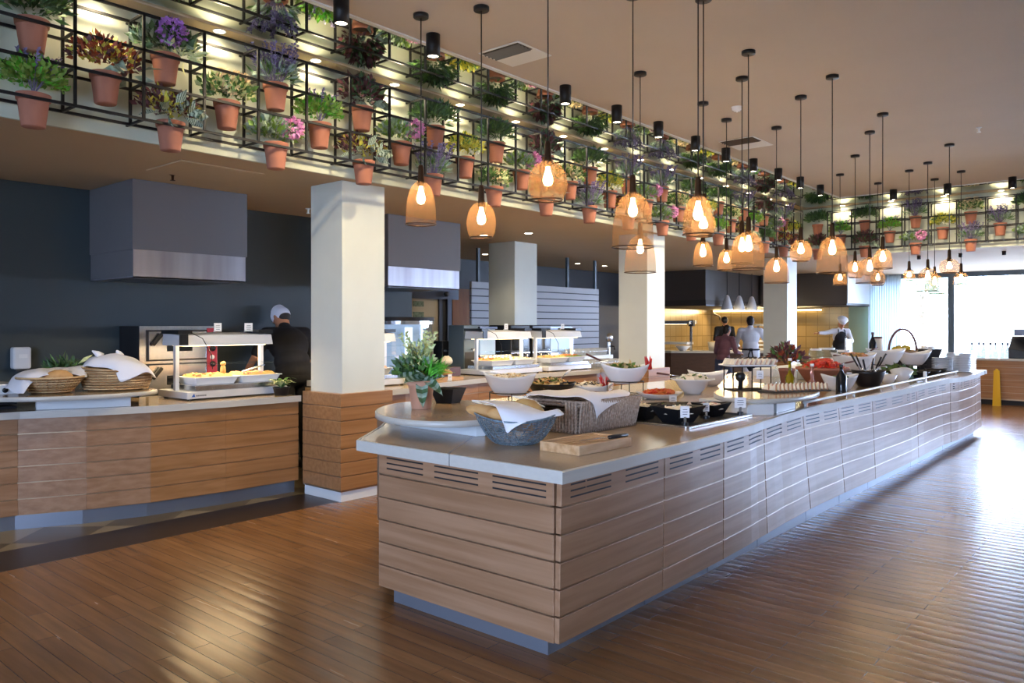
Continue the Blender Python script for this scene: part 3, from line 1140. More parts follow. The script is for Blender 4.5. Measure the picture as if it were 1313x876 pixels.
def downlight(x, y, z, label, pw=SOFFIT_W, ang=130):
    t = T('downlight', label, 'ceiling light', (x, y, z), group='recessed downlights in the soffit')
    MB().lathe([(0.055, -0.001), (0.068, -0.001), (0.07, -0.005), (0.064, -0.007), (0.055, -0.004)], 24).build('ring', 'trim_white', t)
    MB().lathe([(0, -0.004), (0.056, -0.004)], 20).build('lens', 'lamp_glow', t)
    light('lamp', 'SPOT', (0, 0, -0.03), pw, WARM2, t, None, 0.05, R(ang), 0.5)


downlight(8.65, 7.11, ZS, 'round downlight in the soffit nearest the set-back column')
downlight(8.40, 7.75, ZS, 'round downlight in the soffit just left of the set-back column')
downlight(10.69, 9.83, ZS, 'round downlight near the hanging pole at the doorway')
downlight(13.61, 9.82, ZS, 'round downlight between the two hanging poles')
downlight(14.53, 9.75, ZS, 'round downlight farthest right before the second column')
for i, (x, y) in enumerate(((16.30, 3.79), (16.27, 3.09), (16.26, 2.40))):
    o = MB().lathe([(0.03, -0.07), (0.034, -0.07), (0.034, 0), (0, 0)], 14).build('ceiling_spotlight', 'black_metal', loc=(x, y, ZS))
    tag(o, 'tiny black spot under the bright window soffit, %s from the left' % ORD[i], 'spotlight', 'tiny black spots at the window')

# ================================================================== ISLAND BUFFET
CT = 0.93
EDGE = [(2.88, 2.16), (3.2, 2.155), (4.05, 2.165), (4.6, 2.18), (5.0, 2.20), (5.4, 2.245), (5.9, 2.29), (6.5, 2.32), (7.2, 2.30), (8.2, 2.25), (9.3, 2.22),
        (10.1, 2.25), (10.9, 2.24), (11.6, 2.15), (12.3, 2.155), (13.2, 2.22)]


def edge(x):
    for (a, ya), (c, yc) in zip(EDGE, EDGE[1:]):
        if a <= x <= c:
            q = (x - a) / (c - a)
            q = q * q * (3 - 2 * q)
            return ya + (yc - ya) * q
    return EDGE[0][1] if x < EDGE[0][0] else EDGE[-1][1]


def panel_y(x, z):
    q = (z - 0.1) / 0.77
    return (1 - q) * (0.5 * 2.225 + 0.5 * (edge(x) + 0.035)) + q * (edge(x) + 0.035)


BZ = [0.10 + i * 0.1292 for i in range(7)]      # board joints
JO = [2.91, 3.88, 4.66, 5.44, 6.40, 7.22, 8.06, 9.65, 11.2, 12.64, 13.26]
NAMES = ['nearest, at the near corner of the island', 'second from the near corner', 'third from the near corner', 'fourth from the near corner',
         'fifth from the near corner', 'sixth from the near corner', 'seventh from the near corner', 'eighth from the near corner',
         'ninth from the near corner', 'last, at the far end of the island']
for k in range(10):
    xa, xb = JO[k] + 0.004, JO[k + 1] - 0.004
    t = T('buffet_cabinet', 'light oak slatted buffet cabinet with vent slots, ' + NAMES[k], 'cabinet', (0, 0, 0), group='oak cabinets of the buffet island')
    n = 5
    b = MB()
    for i in range(6):
        za, zb = BZ[i] + 0.004, BZ[i + 1] - 0.004
        vs, fs = [], []
        for j in range(n + 1):
            x = xa + (xb - xa) * j / n
            y0, y1 = panel_y(x, za), panel_y(x, zb)
            vs += [(x, y0, za), (x, y1, zb), (x, y1 + 0.03, zb), (x, y0 + 0.03, za)]
        for j in range(n):
            o_ = j * 4
            for a in range(4):
                c = (a + 1) % 4
                fs.append((o_ + a, o_ + c, o_ + 4 + c, o_ + 4 + a))
        fs += [(0, 3, 2, 1), (n * 4, n * 4 + 1, n * 4 + 2, n * 4 + 3)]
        b.add(vs, fs, 0)
    b.build('front_panel', 'oak_x', t, bevel=0.003)
    b = MB()
    for i in range(1, 6):
        za, zb = BZ[i] - 0.005, BZ[i] + 0.005
        vs, fs = [], []
        for j in range(n + 1):
            x = xa + (xb - xa) * j / n
            y0, y1 = panel_y(x, za) + 0.003, panel_y(x, zb) + 0.003
            vs += [(x, y0, za), (x, y1, zb), (x, y1 + 0.01, zb), (x, y0 + 0.01, za)]
        for j in range(n):
            for a in range(4):
                c = (a + 1) % 4
                fs.append((j * 4 + a, j * 4 + c, j * 4 + 4 + c, j * 4 + 4 + a))
        b.add(vs, fs, 0)
    b.build('groove_inlay', 'groove_inlay', t)
    L = xb - xa
    ng = 3 if L > 1.2 else 2
    for g in range(ng):
        b = MB()
        c = xa + L * (g + 0.5) / ng
        hl = min(0.17, L * 0.36 / ng)
        for i in range(3):
            z = BZ[5] + 0.035 + i * 0.03
            b.add([(c - hl, panel_y(c - hl, z) - 0.0015, z), (c + hl, panel_y(c + hl, z) - 0.0015, z),
                   (c + hl, panel_y(c + hl, z + .008) - 0.0015, z + .008), (c - hl, panel_y(c - hl, z + .008) - 0.0015, z + .008),
                   (c - hl, panel_y(c, z) + 0.01, z), (c + hl, panel_y(c, z) + 0.01, z), (c + hl, panel_y(c, z) + 0.01, z + .008), (c - hl, panel_y(c, z) + 0.01, z + .008)],
                  [(0, 1, 2, 3), (0, 4, 5, 1), (1, 5, 6, 2), (2, 6, 7, 3), (3, 7, 4, 0)])
        b.build('slot_shade', 'black_matt', t)  # black strips proud of the board, shade of open slots put into colour
    b = MB()
    yb = 3.62 if k == 0 else 4.70
    if k == 0:
        b.prism([(xa + 0.006, 2.262), (xb, 2.262), (xb, 4.62), (3.87, 4.44), (3.36, 3.98), (xa + 0.006, 3.51)], 0.1, 0.875)
    else:
        xs = [xa + (xb - xa) * j / 4 for j in range(5)]
        b.prism([(x, edge(x) + 0.035 + 0.034) for x in xs] + [(xb, yb), (xa, yb)], 0.1, 0.875)
    b.build('carcass', 'oak_groove', t)
    b = MB()
    if k == 0:
        b.prism([(xa + 0.07, 2.33), (xb, 2.33), (xb, 4.5), (3.9, 4.36), (3.42, 3.94), (xa + 0.07, 3.46)], 0, 0.1)
    else:
        b.box(xa, 2.33, 0, xb if k < 9 else xb - 0.07, yb - 0.07, 0.1)
    b.build('plinth', 'plinth_metal', t)
    if k == 0:
        b = MB()
        for i in range(6):
            za, zb = BZ[i] + 0.004, BZ[i + 1] - 0.004
            b.box(2.905, 2.235, za, 2.935, 3.50, zb)
        b.build('end_panel', 'oak_y', t, bevel=0.003)
        for c, hl in ((3.28, 0.15), (2.88, 0.16), (2.45, 0.17)):
            b = MB()
            for i in range(3):
                z = BZ[5] + 0.035 + i * 0.03
                b.box(2.9035, c - hl, z, 2.912, c + hl, z + 0.008)
            b.build('slot_shade', 'black_matt', t)  # end slots too: their inner shade is laid on as black strips
        b = MB()
        for (ax, ay), (bx, by) in (((2.905, 3.50), (3.36, 3.98)), ((3.36, 3.98), (3.87, 4.44))):
            for i in range(6):
                za, zb = BZ[i] + 0.004, BZ[i + 1] - 0.004
                dx, dy = 0.02, -0.02
                b.prism([(ax, ay), (ax + dx, ay + dy), (bx + dx, by + dy), (bx, by)], za, zb)
        b.build('chamfer_panel', 'oak_y', t)

# continuous worktop with its scalloped front edge
xs = [2.87 + (13.3 - 2.87) * i / 90 for i in range(91)]
front = [(x, edge(x)) for x in xs]
poly = front + [(13.3, 4.75), (4.2, 4.75), (3.86, 4.47), (3.35, 4.01), (2.87, 3.64)]
t = T('buffet_worktop', 'long glossy beige stone worktop with a pale scalloped edge on the buffet island', 'worktop', (0, 0, 0))
MB().prism(poly, CT - 0.055, CT).build('slab', 'counter_stone', t, bevel=0.006)
b = MB()
out = [(p[0], p[1] - 0.012) for p in front]
out[0] = (2.858, out[0][1])
ring = out + [(2.858, 3.646)]
inn = [(p[0], p[1] + 0.002) for p in front] + [(2.872, 3.636)]
n = len(ring)
vs = [(x, y, CT - 0.06) for x, y in ring] + [(x, y, CT - 0.004) for x, y in ring] + [(x, y, CT + 0.0005) for x, y in inn]
vs += [(x + 0.0, y + 0.05, CT - 0.06) if i < n - 1 else (x + 0.05, y, CT - 0.06) for i, (x, y) in enumerate(ring)]
fs = []
for i in range(n - 2):
    fs += [(i, i + 1, n + i + 1, n + i), (n + i, n + i + 1, 2 * n + i + 1, 2 * n + i), (i + 1, i, 3 * n + i, 3 * n + i + 1)]
b.add(vs, fs, 0, False)
# end edge and chamfered edge
b.prism([(2.858, edge(2.88) - 0.012), (2.872, edge(2.88)), (2.872, 3.64), (2.858, 3.646)], CT - 0.06, CT + 0.0005)
b.prism([(2.858, 3.646), (2.872, 3.636), (3.35, 4.01), (3.86, 4.47), (3.848, 4.48), (3.34, 4.02)], CT - 0.06, CT + 0.0005)
b.prism([(13.3, 2.2), (13.42, 2.2), (13.42, 4.75), (13.3, 4.75)], CT - 0.055, CT + 0.0005)
b.build('edging', 'counter_edge', t)
b = MB()
b.box(2.857, 2.878, CT - 0.062, 2.86, 2.882, CT + 0.001)
b.prism([(2.86, 2.893), (2.86, 2.897), (3.46, 3.262), (3.46, 3.258)], CT + 0.0004, CT + 0.0012)
b.build('joint', 'steel_dark', t)

# raised display boards on white pedestals
def display_board(label, cx, cy, rx, ry, zt, rot, peds, th=0.035):
    t = T('display_board', label, 'display board', (cx, cy, CT))
    n = 56
    pl = [(rx * math.cos(2 * PI * i / n), ry * math.sin(2 * PI * i / n)) for i in range(n)]
    c, s = math.cos(rot), math.sin(rot)
    pl = [(x * c - y * s, x * s + y * c) for x, y in pl]
    pi_ = [(x * 0.985, y * 0.985) for x, y in pl]
    MB().prism(pi_, zt - CT - th, zt - CT + 0.0008).build('top', 'counter_stone', t, bevel=0.004)
    n2 = len(pl)
    b = MB()
    vs = [(x, y, zt - CT - th) for x, y in pl] + [(x, y, zt - CT - 0.006) for x, y in pl] + [(x * 0.985, y * 0.985, zt - CT + 0.0009) for x, y in pl] + [(x * 0.95, y * 0.95, zt - CT - th) for x, y in pl]
    fs = []
    for i in range(n2):
        j = (i + 1) % n2
        fs += [(i, j, n2 + j, n2 + i), (n2 + i, n2 + j, 2 * n2 + j, 2 * n2 + i), (j, i, 3 * n2 + i, 3 * n2 + j)]
    b.add(vs, fs, 0, True)
    b.build('rim', 'counter_edge', t)
    for pd in peds:
        m = MB()
        m.prism([(x - cx, y - cy) for x, y in pd], 0, zt - CT - th)
        m.build('pedestal', 'white_panel', t, bevel=0.003)
    return t


display_board('round glossy beige display board on a white pedestal at the near end of the island', 3.62, 3.68, 0.66, 0.46, 1.045, R(48),
              [[(3.42, 3.22), (3.47, 3.19), (3.95, 3.55), (3.72, 4.05), (3.46, 3.95)]])
display_board('oval beige display board on flared white pedestals at the middle of the island', 6.42, 2.66, 0.86, 0.40, 1.045, R(12),
              [[(5.52, 2.44), (5.70, 2.31), (6.0, 2.9), (5.75, 2.95)], [(5.80, 2.33), (6.25, 2.36), (6.3, 2.9), (5.95, 2.9)],
               ])

# rail above the chilled glass shelf further along
t = T('guard_rail', 'slim white guard rail on short posts along the far half of the island worktop', 'rail', (0, 0, CT))
xs = [6.42 + (12.2 - 6.42) * i / 30 for i in range(31)]
b = MB()
b.tube([(x, 2.352, 0.034) for x in xs], 0.012, 8)
b.build('rail', 'trim_white', t)
for x in (6.45, 7.7, 9.0, 10.4, 12.1):
    m = MB().cyl((x, 2.352, 0), 0.010, 0.034, 10)
    if x == 10.4: m.box(x - 0.02, 2.337, 0.0, x + 0.02, 2.367, 0.11)
    m.build('post', 'trim_white', t)

# ================================================================== BACK COUNTERS
def counter(name, pts, depth_dir, label, warm, joints, x_from, cols):
    pass


LC = [(-0.6, 7.05), (1.0, 6.98), (2.1, 6.82), (2.52, 6.62), (2.97, 6.48), (3.6, 6.40), (4.33, 6.37)]
RC = [(4.95, 6.28), (5.3, 6.2), (5.55, 6.22), (6.1, 6.50), (7.15, 6.66), (8.1, 6.70), (9.1, 6.66), (9.72, 6.62)]


def seg_boards(b, pts, inset, zlist, th=0.03, gap=0.004):
    for i in range(len(zlist) - 1):
        za, zb = zlist[i] + gap, zlist[i + 1] - gap
        for (ax, ay), (bx, by) in zip(pts, pts[1:]):
            b.prism([(ax, ay + inset), (bx, by + inset), (bx, by + inset + th), (ax, ay + inset + th)], za, zb)


CB = [0.12 + i * 0.1267 for i in range(7)]


def counter_unit(label, pts, mt, back):
    t = T('counter_cabinet', label, 'cabinet', (0, 0, 0), group='slatted cabinets of the back counter')
    b = MB()
    seg_boards(b, pts, 0.03, CB)
    b.build('front_panel', mt, t, bevel=0.003)
    MB().prism([(x, y + 0.040) for x, y in pts] + [(pts[-1][0], back), (pts[0][0], back)], 0.12, 0.88).build('carcass', 'oak_groove', t)
    MB().prism([(x, y + 0.10) for x, y in pts] + [(pts[-1][0], back - 0.05), (pts[0][0], back - 0.05)], 0, 0.12).build('plinth', 'plinth_metal', t)


counter_unit('oak slatted counter cabinet at the left edge, under the basket board', LC[:3], 'oak_x', 7.34)
counter_unit('oak slatted counter cabinet below the two wicker baskets', LC[2:5], 'oak_x', 7.30)
counter_unit('honey oak slatted counter cabinet below the food warmer, left of the nearest column', LC[4:], 'oak_warm_x', 7.30)
counter_unit('oak slatted counter cabinet directly right of the nearest column', RC[:4], 'oak_warm_x', 7.15)
counter_unit('oak slatted counter cabinet behind the island bowls, mid way to the second column', RC[3:6], 'oak_warm_x', 7.9)
counter_unit('oak slatted counter cabinet just left of the second column', RC[5:], 'oak_warm_x', 7.9)


def worktop(label, pts, back, extra=None):
    t = T('counter_worktop', label, 'worktop', (0, 0, 0))
    pl = pts + (extra or [(pts[-1][0], back), (pts[0][0], back)])
    MB().prism(pl, CT - 0.05, CT).build('slab', 'counter_stone', t, bevel=0.005)
    b = MB()
    for (ax, ay), (bx, by) in zip(pts, pts[1:]):
        b.prism([(ax, ay - 0.014), (bx, by - 0.014), (bx, by), (ax, ay)], CT - 0.055, CT + 0.0006)
    b.build('edging', 'counter_edge', t)
    return t


worktop('beige stone worktop of the left serving counter', LC, 7.34)
worktop('beige stone worktop of the serving counter between the first two columns', RC, 7.95, [(9.72, 7.95), (6.2, 7.95), (6.2, 7.2), (4.95, 7.2)])
display_board('oval beige display board carrying two wicker baskets on the left counter', 2.50, 6.93, 0.66, 0.42, 1.05, R(-20),
              [[(2.23, 6.86), (2.84, 6.58), (2.95, 6.9), (2.3, 7.1)]])

# ================================================================== EXTRACTOR HOODS
def hood(label, x0, x1, y0, y1, zb, zm, group=None):
    t = T('extractor_hood', label, 'hood', (x0, y0, zb), group=group)
    L, D, H1, H2 = x1 - x0, y1 - y0, zm - zb, ZS - zb
    MB().box(0, 0, H1, L, D, H2 - 0.001).build('upper_box', 'hood_grey', t, bevel=0.003)
    b = MB()
    b.box(0.012, 0.012, 0, L - 0.012, 0.02, H1)
    b.box(0.012, 0.012, 0, L - 0.012, D, 0.012)
    b.build('steel_band', 'brushed_steel', t)
    MB().box(0.012, 0.02, 0.012, 0.02, D, H1).build('side_band', 'hood_grey', t)
    MB().box(L - 0.02, 0.02, 0.012, L - 0.012, D, H1).build('side_band', 'hood_grey', t)
    MB().box(0.1, 0.12, -0.004, L - 0.1, D - 0.1, 0.0).build('grease_filter', 'steel_dark', t)


hood('big grey extractor hood with a steel band on the left wall', 3.10, 4.235, 7.15, 8.10, 2.03, 2.285)
hood('grey extractor hood with a steel band right of the nearest column', 6.05, 7.27, 7.12, 8.10, 2.06, 2.30)

# far kitchen: tiled walls, brown hoods, counter
t = T('extractor_hood', 'dark brown extractor hood above the tiled kitchen, left of the farthest column', 'hood', (17.0, 8.55, 2.06))
MB().box(0, 0, 0.14, 4.99, 2.34, ZS - 2.061).build('upper_box', 'hood_brown', t)
MB().box(-0.02, -0.02, 0, 4.99, 2.34, 0.14).build('rim', 'kitchen_dark', t)
MB().box(-0.03, -0.03, 0.0, 4.99, -0.02, 0.03).build('edge_strip', 'steel_dark', t)
t = T('extractor_hood', 'brown extractor hood with a window-lit side painted white under the end soffit', 'hood', (20.0, 6.27, 2.12))
MB().box(0, 0, 0, 1.99, 2.2, ZS - 2.121).build('upper_box', 'hood_brown', t)
MB().box(-0.02, 0, -0.03, 1.99, 2.2, 0).build('rim', 'kitchen_dark', t)
MB().box(0.02, -0.02, 0.03, 1.97, 0, ZS - 2.15).build('lit_side', 'white_panel', t)  # white sheet puts the window light on this side into its colour

pts = [(17.45, 10.3), (17.5, 9.75), (18.2, 8.75), (19.0, 7.75)]
t = T('kitchen_counter', 'dark brown kitchen counter with a pale top in front of the tiled wall', 'counter', (0, 0, 0))
MB().prism(pts + [(19.6, 8.1), (18.8, 9.1), (18.1, 10.1), (18.05, 10.3)], 0, 0.90).build('body', 'brown_front', t)
MB().prism([(x - 0.03, y - 0.02) for x, y in pts] + [(19.65, 8.1), (18.85, 9.12), (18.15, 10.1), (18.1, 10.3)], 0.90, 0.95).build('top', 'counter_edge', t)
struct(MB().box(17.2, YB - 0.012, 0, XE, YB - 0.001, 2.1).build('wall_back_tiles', 'kitchen_tile_b'))
t = T('strip_light', 'warm strip light along the tiled kitchen wall', 'light', (21.88, 10.85, 2.0))
MB().box(0, -3.3, 0, 0.06, -0.1, 0.04).build('tube', 'strip_glow', t)
MB().box(-0.01, -3.3, 0.04, 0.08, -0.1, 0.06).build('holder', 'steel', t)
l = light('lamp', 'AREA', (-0.25, -1.7, 0.0), 45, (1, 0.72, 0.34), t, (0, R(40), 0))
l.data.shape = 'RECTANGLE'
l.data.size, l.data.size_y = 0.15, 3.0
# heat lamps under the brown hood
for i, (x, y, s) in enumerate(((17.75, 8.36, 'left'), (18.35, 8.32, 'middle'), (19.0, 8.28, 'right'))):
    t = T('heat_lamp', 'shiny cone heat lamp under the brown hood, %s of the three' % s, 'lamp', (x, y, 2.33), group='cone heat lamps')
    MB().lathe([(0.14, -0.36), (0.125, -0.28), (0.075, -0.1), (0.05, -0.03), (0.02, 0), (0, 0)], 20).build('cone', 'satin_steel', t)
    MB().tube([(0, 0, 0), (0, 0, 0.58)], 0.008, 6).build('cord', 'black_plastic', t)
    MB().ell((0, 0, -0.3), 0.05, 12, 8).build('bulb', 'bulb_glow', t)
    light('lamp', 'POINT', (0, 0, -0.38), 12, WARM2, t, size=0.05)
# kitchen shelf with lamp bar
t = T('pass_shelf', 'stainless pass shelf with a lamp bar on the kitchen counter', 'shelf', (17.75, 10.2, 0.95))
MB().bar((0.25, -0.75, 0), (0.25, -0.75, 0.72), 0.05).build('post', 'steel', t)
MB().box(0.05, -0.8, 0.68, 0.45, 0.3, 0.76).build('lamp_bar', 'steel', t)
MB().box(0.2, -0.83, 0.62, 0.3, -0.7, 0.78).build('cap', 'black_plastic', t)
MB().box(0.08, -0.72, 0.16, 0.42, 0.3, 0.22).build('tray', 'white_ceramic', t)
MB().box(0.2, -0.6, 0.672, 0.3, 0.2, 0.68).build('glow', 'strip_glow', t)
t = T('pass_shelf', 'second stainless pass shelf at the right end of the kitchen counter', 'shelf', (19.05, 7.72, 0.95))
MB().box(0, -0.1, 0.62, 0.4, 0.55, 0.68).build('shelf', 'steel', t)
for y in (-0.08, 0.5):
    MB().bar((0.2, y, 0), (0.2, y, 0.62), 0.04).build('post', 'steel', t)
b = MB()
for z in (0.02, 0.12, 0.22):
    b.box(0, -0.1, z, 0.4, 0.55, z + 0.05)
b.build('trays', 'white_ceramic', t)
# wall fixture (bent tap over the tiles)
tag(MB().tube([(21.9, 11.0 - .3, 1.9), (21.6, 10.6, 1.95), (21.5, 10.35, 1.85), (21.5, 10.35, 1.75)], 0.02, 8).build('wall_tap', 'kitchen_dark'),
    'bent dark tap on the yellow lit tiled wall', 'tap')
# tubs and small bowl on the kitchen counter
t = T('food_tub', 'cream food tub on the kitchen counter before the chefs', 'tub', (18.35, 8.95, 0.95))
MB().lathe([(0, 0), (0.17, 0), (0.20, 0.22), (0.19, 0.22), (0.16, 0.02), (0, 0.02)], 20).build('tub', 'cream_food', t)
MB().lathe([(0.19, 0.2), (0.1, 0.24), (0, 0.25)], 16).build('contents', 'pasta_beige', t)
t = T('small_bowl', 'small white bowl on the kitchen counter under the lamp bar', 'bowl', (17.75, 9.55, 0.95))
MB().lathe([(0, 0), (0.08, 0), (0.2, 0.13), (0.19, 0.13), (0.07, 0.015), (0, 0.015)], 20).build('bowl', 'white_ceramic', t)
t = T('small_tub', 'small cream pot beside the food tub on the kitchen counter', 'tub', (18.65, 8.55, 0.95))
MB().lathe([(0, 0), (0.09, 0), (0.11, 0.14), (0.10, 0.14), (0.08, 0.015), (0, 0.015)], 20).build('pot', 'cream_food', t)

# far right counter under the window
t = T('window_counter', 'oak slatted counter with a pale top under the end window', 'counter', (18.2, 0, 0))
b = MB()
for i in range(6):
    b.box(0, -3.0, 0.13 + i * 0.127, 0.03, 3.35, 0.13 + (i + 1) * 0.127 - 0.008)
b.build('front_panel', 'oak_warm_y', t)
MB().box(0.02, -3.0, 0.1, 0.75, 3.34, 0.89).build('carcass', 'oak_groove', t)
MB().box(0.08, -3.0, 0, 0.7, 3.3, 0.1).build('plinth', 'black_matt', t)
MB().box(-0.03, -3.0, 0.89, 0.8, 3.38, 0.93).build('top', 'counter_edge', t, bevel=0.004)
t = T('cash_register', 'dark cash register on the window counter at the right edge', 'till', (18.45, 2.45, 0.93))
b = MB()
b.add([(0, -0.25, 0), (0.5, -0.25, 0), (0.5, 0.2, 0), (0, 0.2, 0), (0.0, -0.25, 0.12), (0.45, -0.25, 0.45), (0.45, 0.2, 0.45), (0.0, 0.2, 0.2)],
      [(3, 2, 1, 0), (4, 5, 6, 7), (0, 1, 5, 4), (1, 2, 6, 5), (2, 3, 7, 6), (3, 0, 4, 7)])
b.build('body', 'black_plastic', t, bevel=0.01)
MB().cbox((0.35, 0.0, 0.52), (0.1, 0.3, 0.14)).build('display', 'steel_dark', t)
t = T('floor_sign', 'yellow folded wet floor sign standing before the window counter', 'sign', (18.0, 2.78, 0))
t.scale = (0.8, 0.75, 1)
b = MB()
b.add([(-0.06, -0.09, 0), (-0.05, 0.09, 0), (0.0, 0.07, 0.70), (0.0, -0.06, 0.70)], [(0, 1, 2, 3)])
b.add([(0.06, -0.09, 0), (0.06, 0.09, 0), (0.012, 0.07, 0.70), (0.012, -0.06, 0.70)], [(3, 2, 1, 0)])
o = b.build('panels', 'yellow_plastic', t)
o.modifiers.new('thick', 'SOLIDIFY').thickness = 0.012
MB().box(-0.01, -0.03, 0.66, 0.02, 0.03, 0.73).build('handle', 'yellow_plastic', t)
o = MB().cbox((-0.028, 0, 0.4), (0.002, 0.05, 0.06), 0, ry=R(4)).build('warning_mark', 'black_plastic', t)
bp = None
for i in range(7):
    y = 3.30 - i * 0.105
    if bp is None:
        bp = T('glass_bottle', 'clear glass carafe with a dark stopper in the row on the window counter', 'bottle', (18.5, y, 0.93), group='carafes on the window counter')
        MB().lathe([(0, 0), (0.045, 0), (0.046, 0.16), (0.02, 0.23), (0.02, 0.27), (0.014, 0.27), (0.014, 0.23), (0.04, 0.155), (0.04, 0.01), (0, 0.01)], 14).build('glass', 'glassware', bp)
        MB().cyl((0, 0, 0.265), 0.022, 0.05, 10).build('stopper', 'black_plastic', bp)
    else:
        dup(bp, (18.5 + (i % 2) * 0.12, y, 0.93))

# ================================================================== WALL / COUNTER EQUIPMENT ON THE LEFT
t = T('soap_dispenser', 'white soap dispenser with a window on the dark left wall', 'dispenser', (2.49, 8.10, 1.20))
MB().box(-0.075, -0.10, 0, 0.075, 0, 0.20).build('body', 'white_ceramic', t, bevel=0.02, seg=3)
MB().box(-0.03, -0.103, 0.10, 0.04, -0.099, 0.135).build('window', 'lamp_glow' if False else 'white_card', t)
MB().box(-0.05, -0.09, -0.02, 0.05, -0.03, 0.005).build('nozzle', 'steel_dark', t, bevel=0.005)
t = T('wall_tap', 'small chrome tap on the dark wall at the left edge', 'tap', (2.28, 8.10, 1.18))
MB().cyl((0, 0, 0), 0.028, 0.03, axis=(0, -1, 0)).build('rosette', 'steel', t)
MB().tube([(0, -0.02, 0), (0, -0.12, 0.02), (0, -0.14, -0.03)], 0.009, 8).build('spout', 'steel', t)

t = T('pizza_oven', 'two-deck steel pizza oven with a red control panel on the back bench', 'oven', (3.37, 7.62, 0.90))
W_, D_, H_ = 0.80, 0.45, 0.69
MB().box(0, 0.012, 0, W_, D_, H_).build('body', 'black_matt', t, bevel=0.004)
MB().box(0, 0, 0, W_, 0.012, H_).build('face', 'steel', t)
MB().box(W_ - 0.115, -0.006, 0.0, W_ - 0.005, 0.0, H_ - 0.02).build('control_panel', 'red_panel', t)
for z in (0.60, 0.46, 0.30, 0.14):
    MB().cyl((W_ - 0.06, -0.006, z), 0.028, 0.022, 14, axis=(0, -1, 0)).build('knob', 'black_plastic', t)
MB().cyl((W_ - 0.06, -0.006, 0.37), 0.024, 0.006, 14, axis=(0, -1, 0)).build('dial', 'white_card', t)
for dz in (0.03, 0.36):
    dd = MB().box(0.08, -0.02, dz, W_ - 0.13, 0.0, dz + 0.28).build('door', 'steel', t, bevel=0.006)
    MB().box(0.065, -0.012, dz - 0.012, W_ - 0.12, -0.001, dz + 0.292).build('door_frame', 'black_matt', dd)
    MB().box(0.26, -0.026, dz + 0.08, 0.52, -0.02, dz + 0.17).build('window', 'wine_dark', dd, bevel=0.02)
    MB().cbox((0.15, -0.05, dz + 0.20), (0.035, 0.04, 0.14), 0, ry=R(40)).build('handle', 'black_plastic', dd, bevel=0.008)
b = MB()
b.box(-1.0, 7.55, 0.86, 3.2, 8.09, 0.90)
b.box(3.2, 7.55, 0.86, 4.25, 8.09, 0.90)
t = T('back_bench', 'dark work bench along the left wall behind the serving counter', 'bench', (0, 0, 0))
b.build('top', 'steel_dark', t)
MB().box(-1.0, 7.75, 0, 4.2, 8.08, 0.86).build('base', 'black_matt', t)


def food_warmer(label, x0, x1, y0, depth=0.55, post_dx=(0.0, 0.86), tall=0.60, logo=False, group='heated serving units', power=1.6):
    t = T('food_warmer', label, 'food warmer', (x0, y0, CT), group=group)
    L = x1 - x0
    MB().box(0, 0, 0.012, L, depth, 0.075).build('base', 'satin_steel', t, bevel=0.006)
    b = MB()
    for x in (0.05, L - 0.05):
        for y in (0.05, depth - 0.05):
            b.cyl((x, y, 0), 0.02, 0.013, 12)
    b.build('feet', 'black_plastic', t)
    MB().box(0.09, 0.03, 0.075, L - 0.03, depth - 0.06, 0.125).build('hot_plate', 'steel', t, bevel=0.006)
    for x in (0.02, L * 0.86):
        MB().box(x, depth * 0.5 - 0.02, 0.07, x + 0.035, depth * 0.5 + 0.02, tall - 0.02).build('post', 'satin_steel', t)
    xr = L * 0.86 + 0.045
    h = MB()
    h.add([(-0.01, 0.10, tall - 0.115), (xr, 0.10, tall - 0.115), (xr, depth - 0.1, tall - 0.115), (-0.01, depth - 0.1, tall - 0.115),
           (-0.01, 0.13, tall - 0.02), (xr, 0.13, tall - 0.02), (xr, depth - 0.12, tall), (-0.01, depth - 0.12, tall)],
          [(3, 2, 1, 0), (4, 5, 6, 7), (0, 1, 5, 4), (1, 2, 6, 5), (2, 3, 7, 6), (3, 0, 4, 7)])
    hd = h.build('lamp_hood', 'satin_steel', t, bevel=0.004)
    for xa, xb in ((-0.02, 0.11), (xr - 0.14, xr + 0.01)):
        MB().box(xa, 0.12, tall - 0.01, xb, depth - 0.1, tall + 0.025).build('end_cap', 'black_plastic', hd)
    MB().box(-0.02, 0.095, tall - 0.11, 0.06, 0.105, tall - 0.01).build('switch_plate', 'black_plastic', hd)
    MB().tube([(0.1, 0.12, tall), (0.17, 0.05, tall - 0.05), (0.23, 0.0, tall - 0.2), (0.25, 0.02, tall - 0.33)], 0.004, 6).build('cable', 'black_plastic', hd)
    MB().box(0.06, 0.14, tall - 0.121, xr - 0.06, depth - 0.16, tall - 0.115).build('heat_strip', 'strip_glow', hd)
    MB().box(0.05, 0.02, 0.31, L * 0.86, depth * 0.5, 0.316).build('glass_shelf', 'thin_glass', t)
    l = light('lamp', 'AREA', (L * 0.45, depth * 0.45, tall - 0.13), power, (1, 0.72, 0.40), t, (0, 0, 0))
    l.data.shape = 'RECTANGLE'
    l.data.size, l.data.size_y = L * 0.7, 0.08
    if logo:
        MB().add([(0.04, -0.0015, 0.03), (0.075, -0.0015, 0.03), (0.065, -0.0015, 0.062)], [(0, 1, 2)]).build('maker_mark', 'logo_blue', t)
        b = MB()
        for i in range(7):
            b.box(0.085 + i * 0.014, -0.0012, 0.034, 0.085 + i * 0.014 + 0.009, 0, 0.046)
        b.build('lettering', 'print_ink', t)
    return t


food_warmer('stainless food warmer with a lit hood on the left counter, before the pizza oven', 3.36, 4.38, 6.66, logo=True, power=5.0)
food_warmer('stainless food warmer half hidden behind the nearest column', 4.95, 5.92, 6.62)
food_warmer('stainless food warmer in front of the set-back column, left of a pair', 7.55, 8.66, 6.86)
food_warmer('stainless food warmer right of a pair, before the slatted partition', 8.80, 9.86, 6.86)


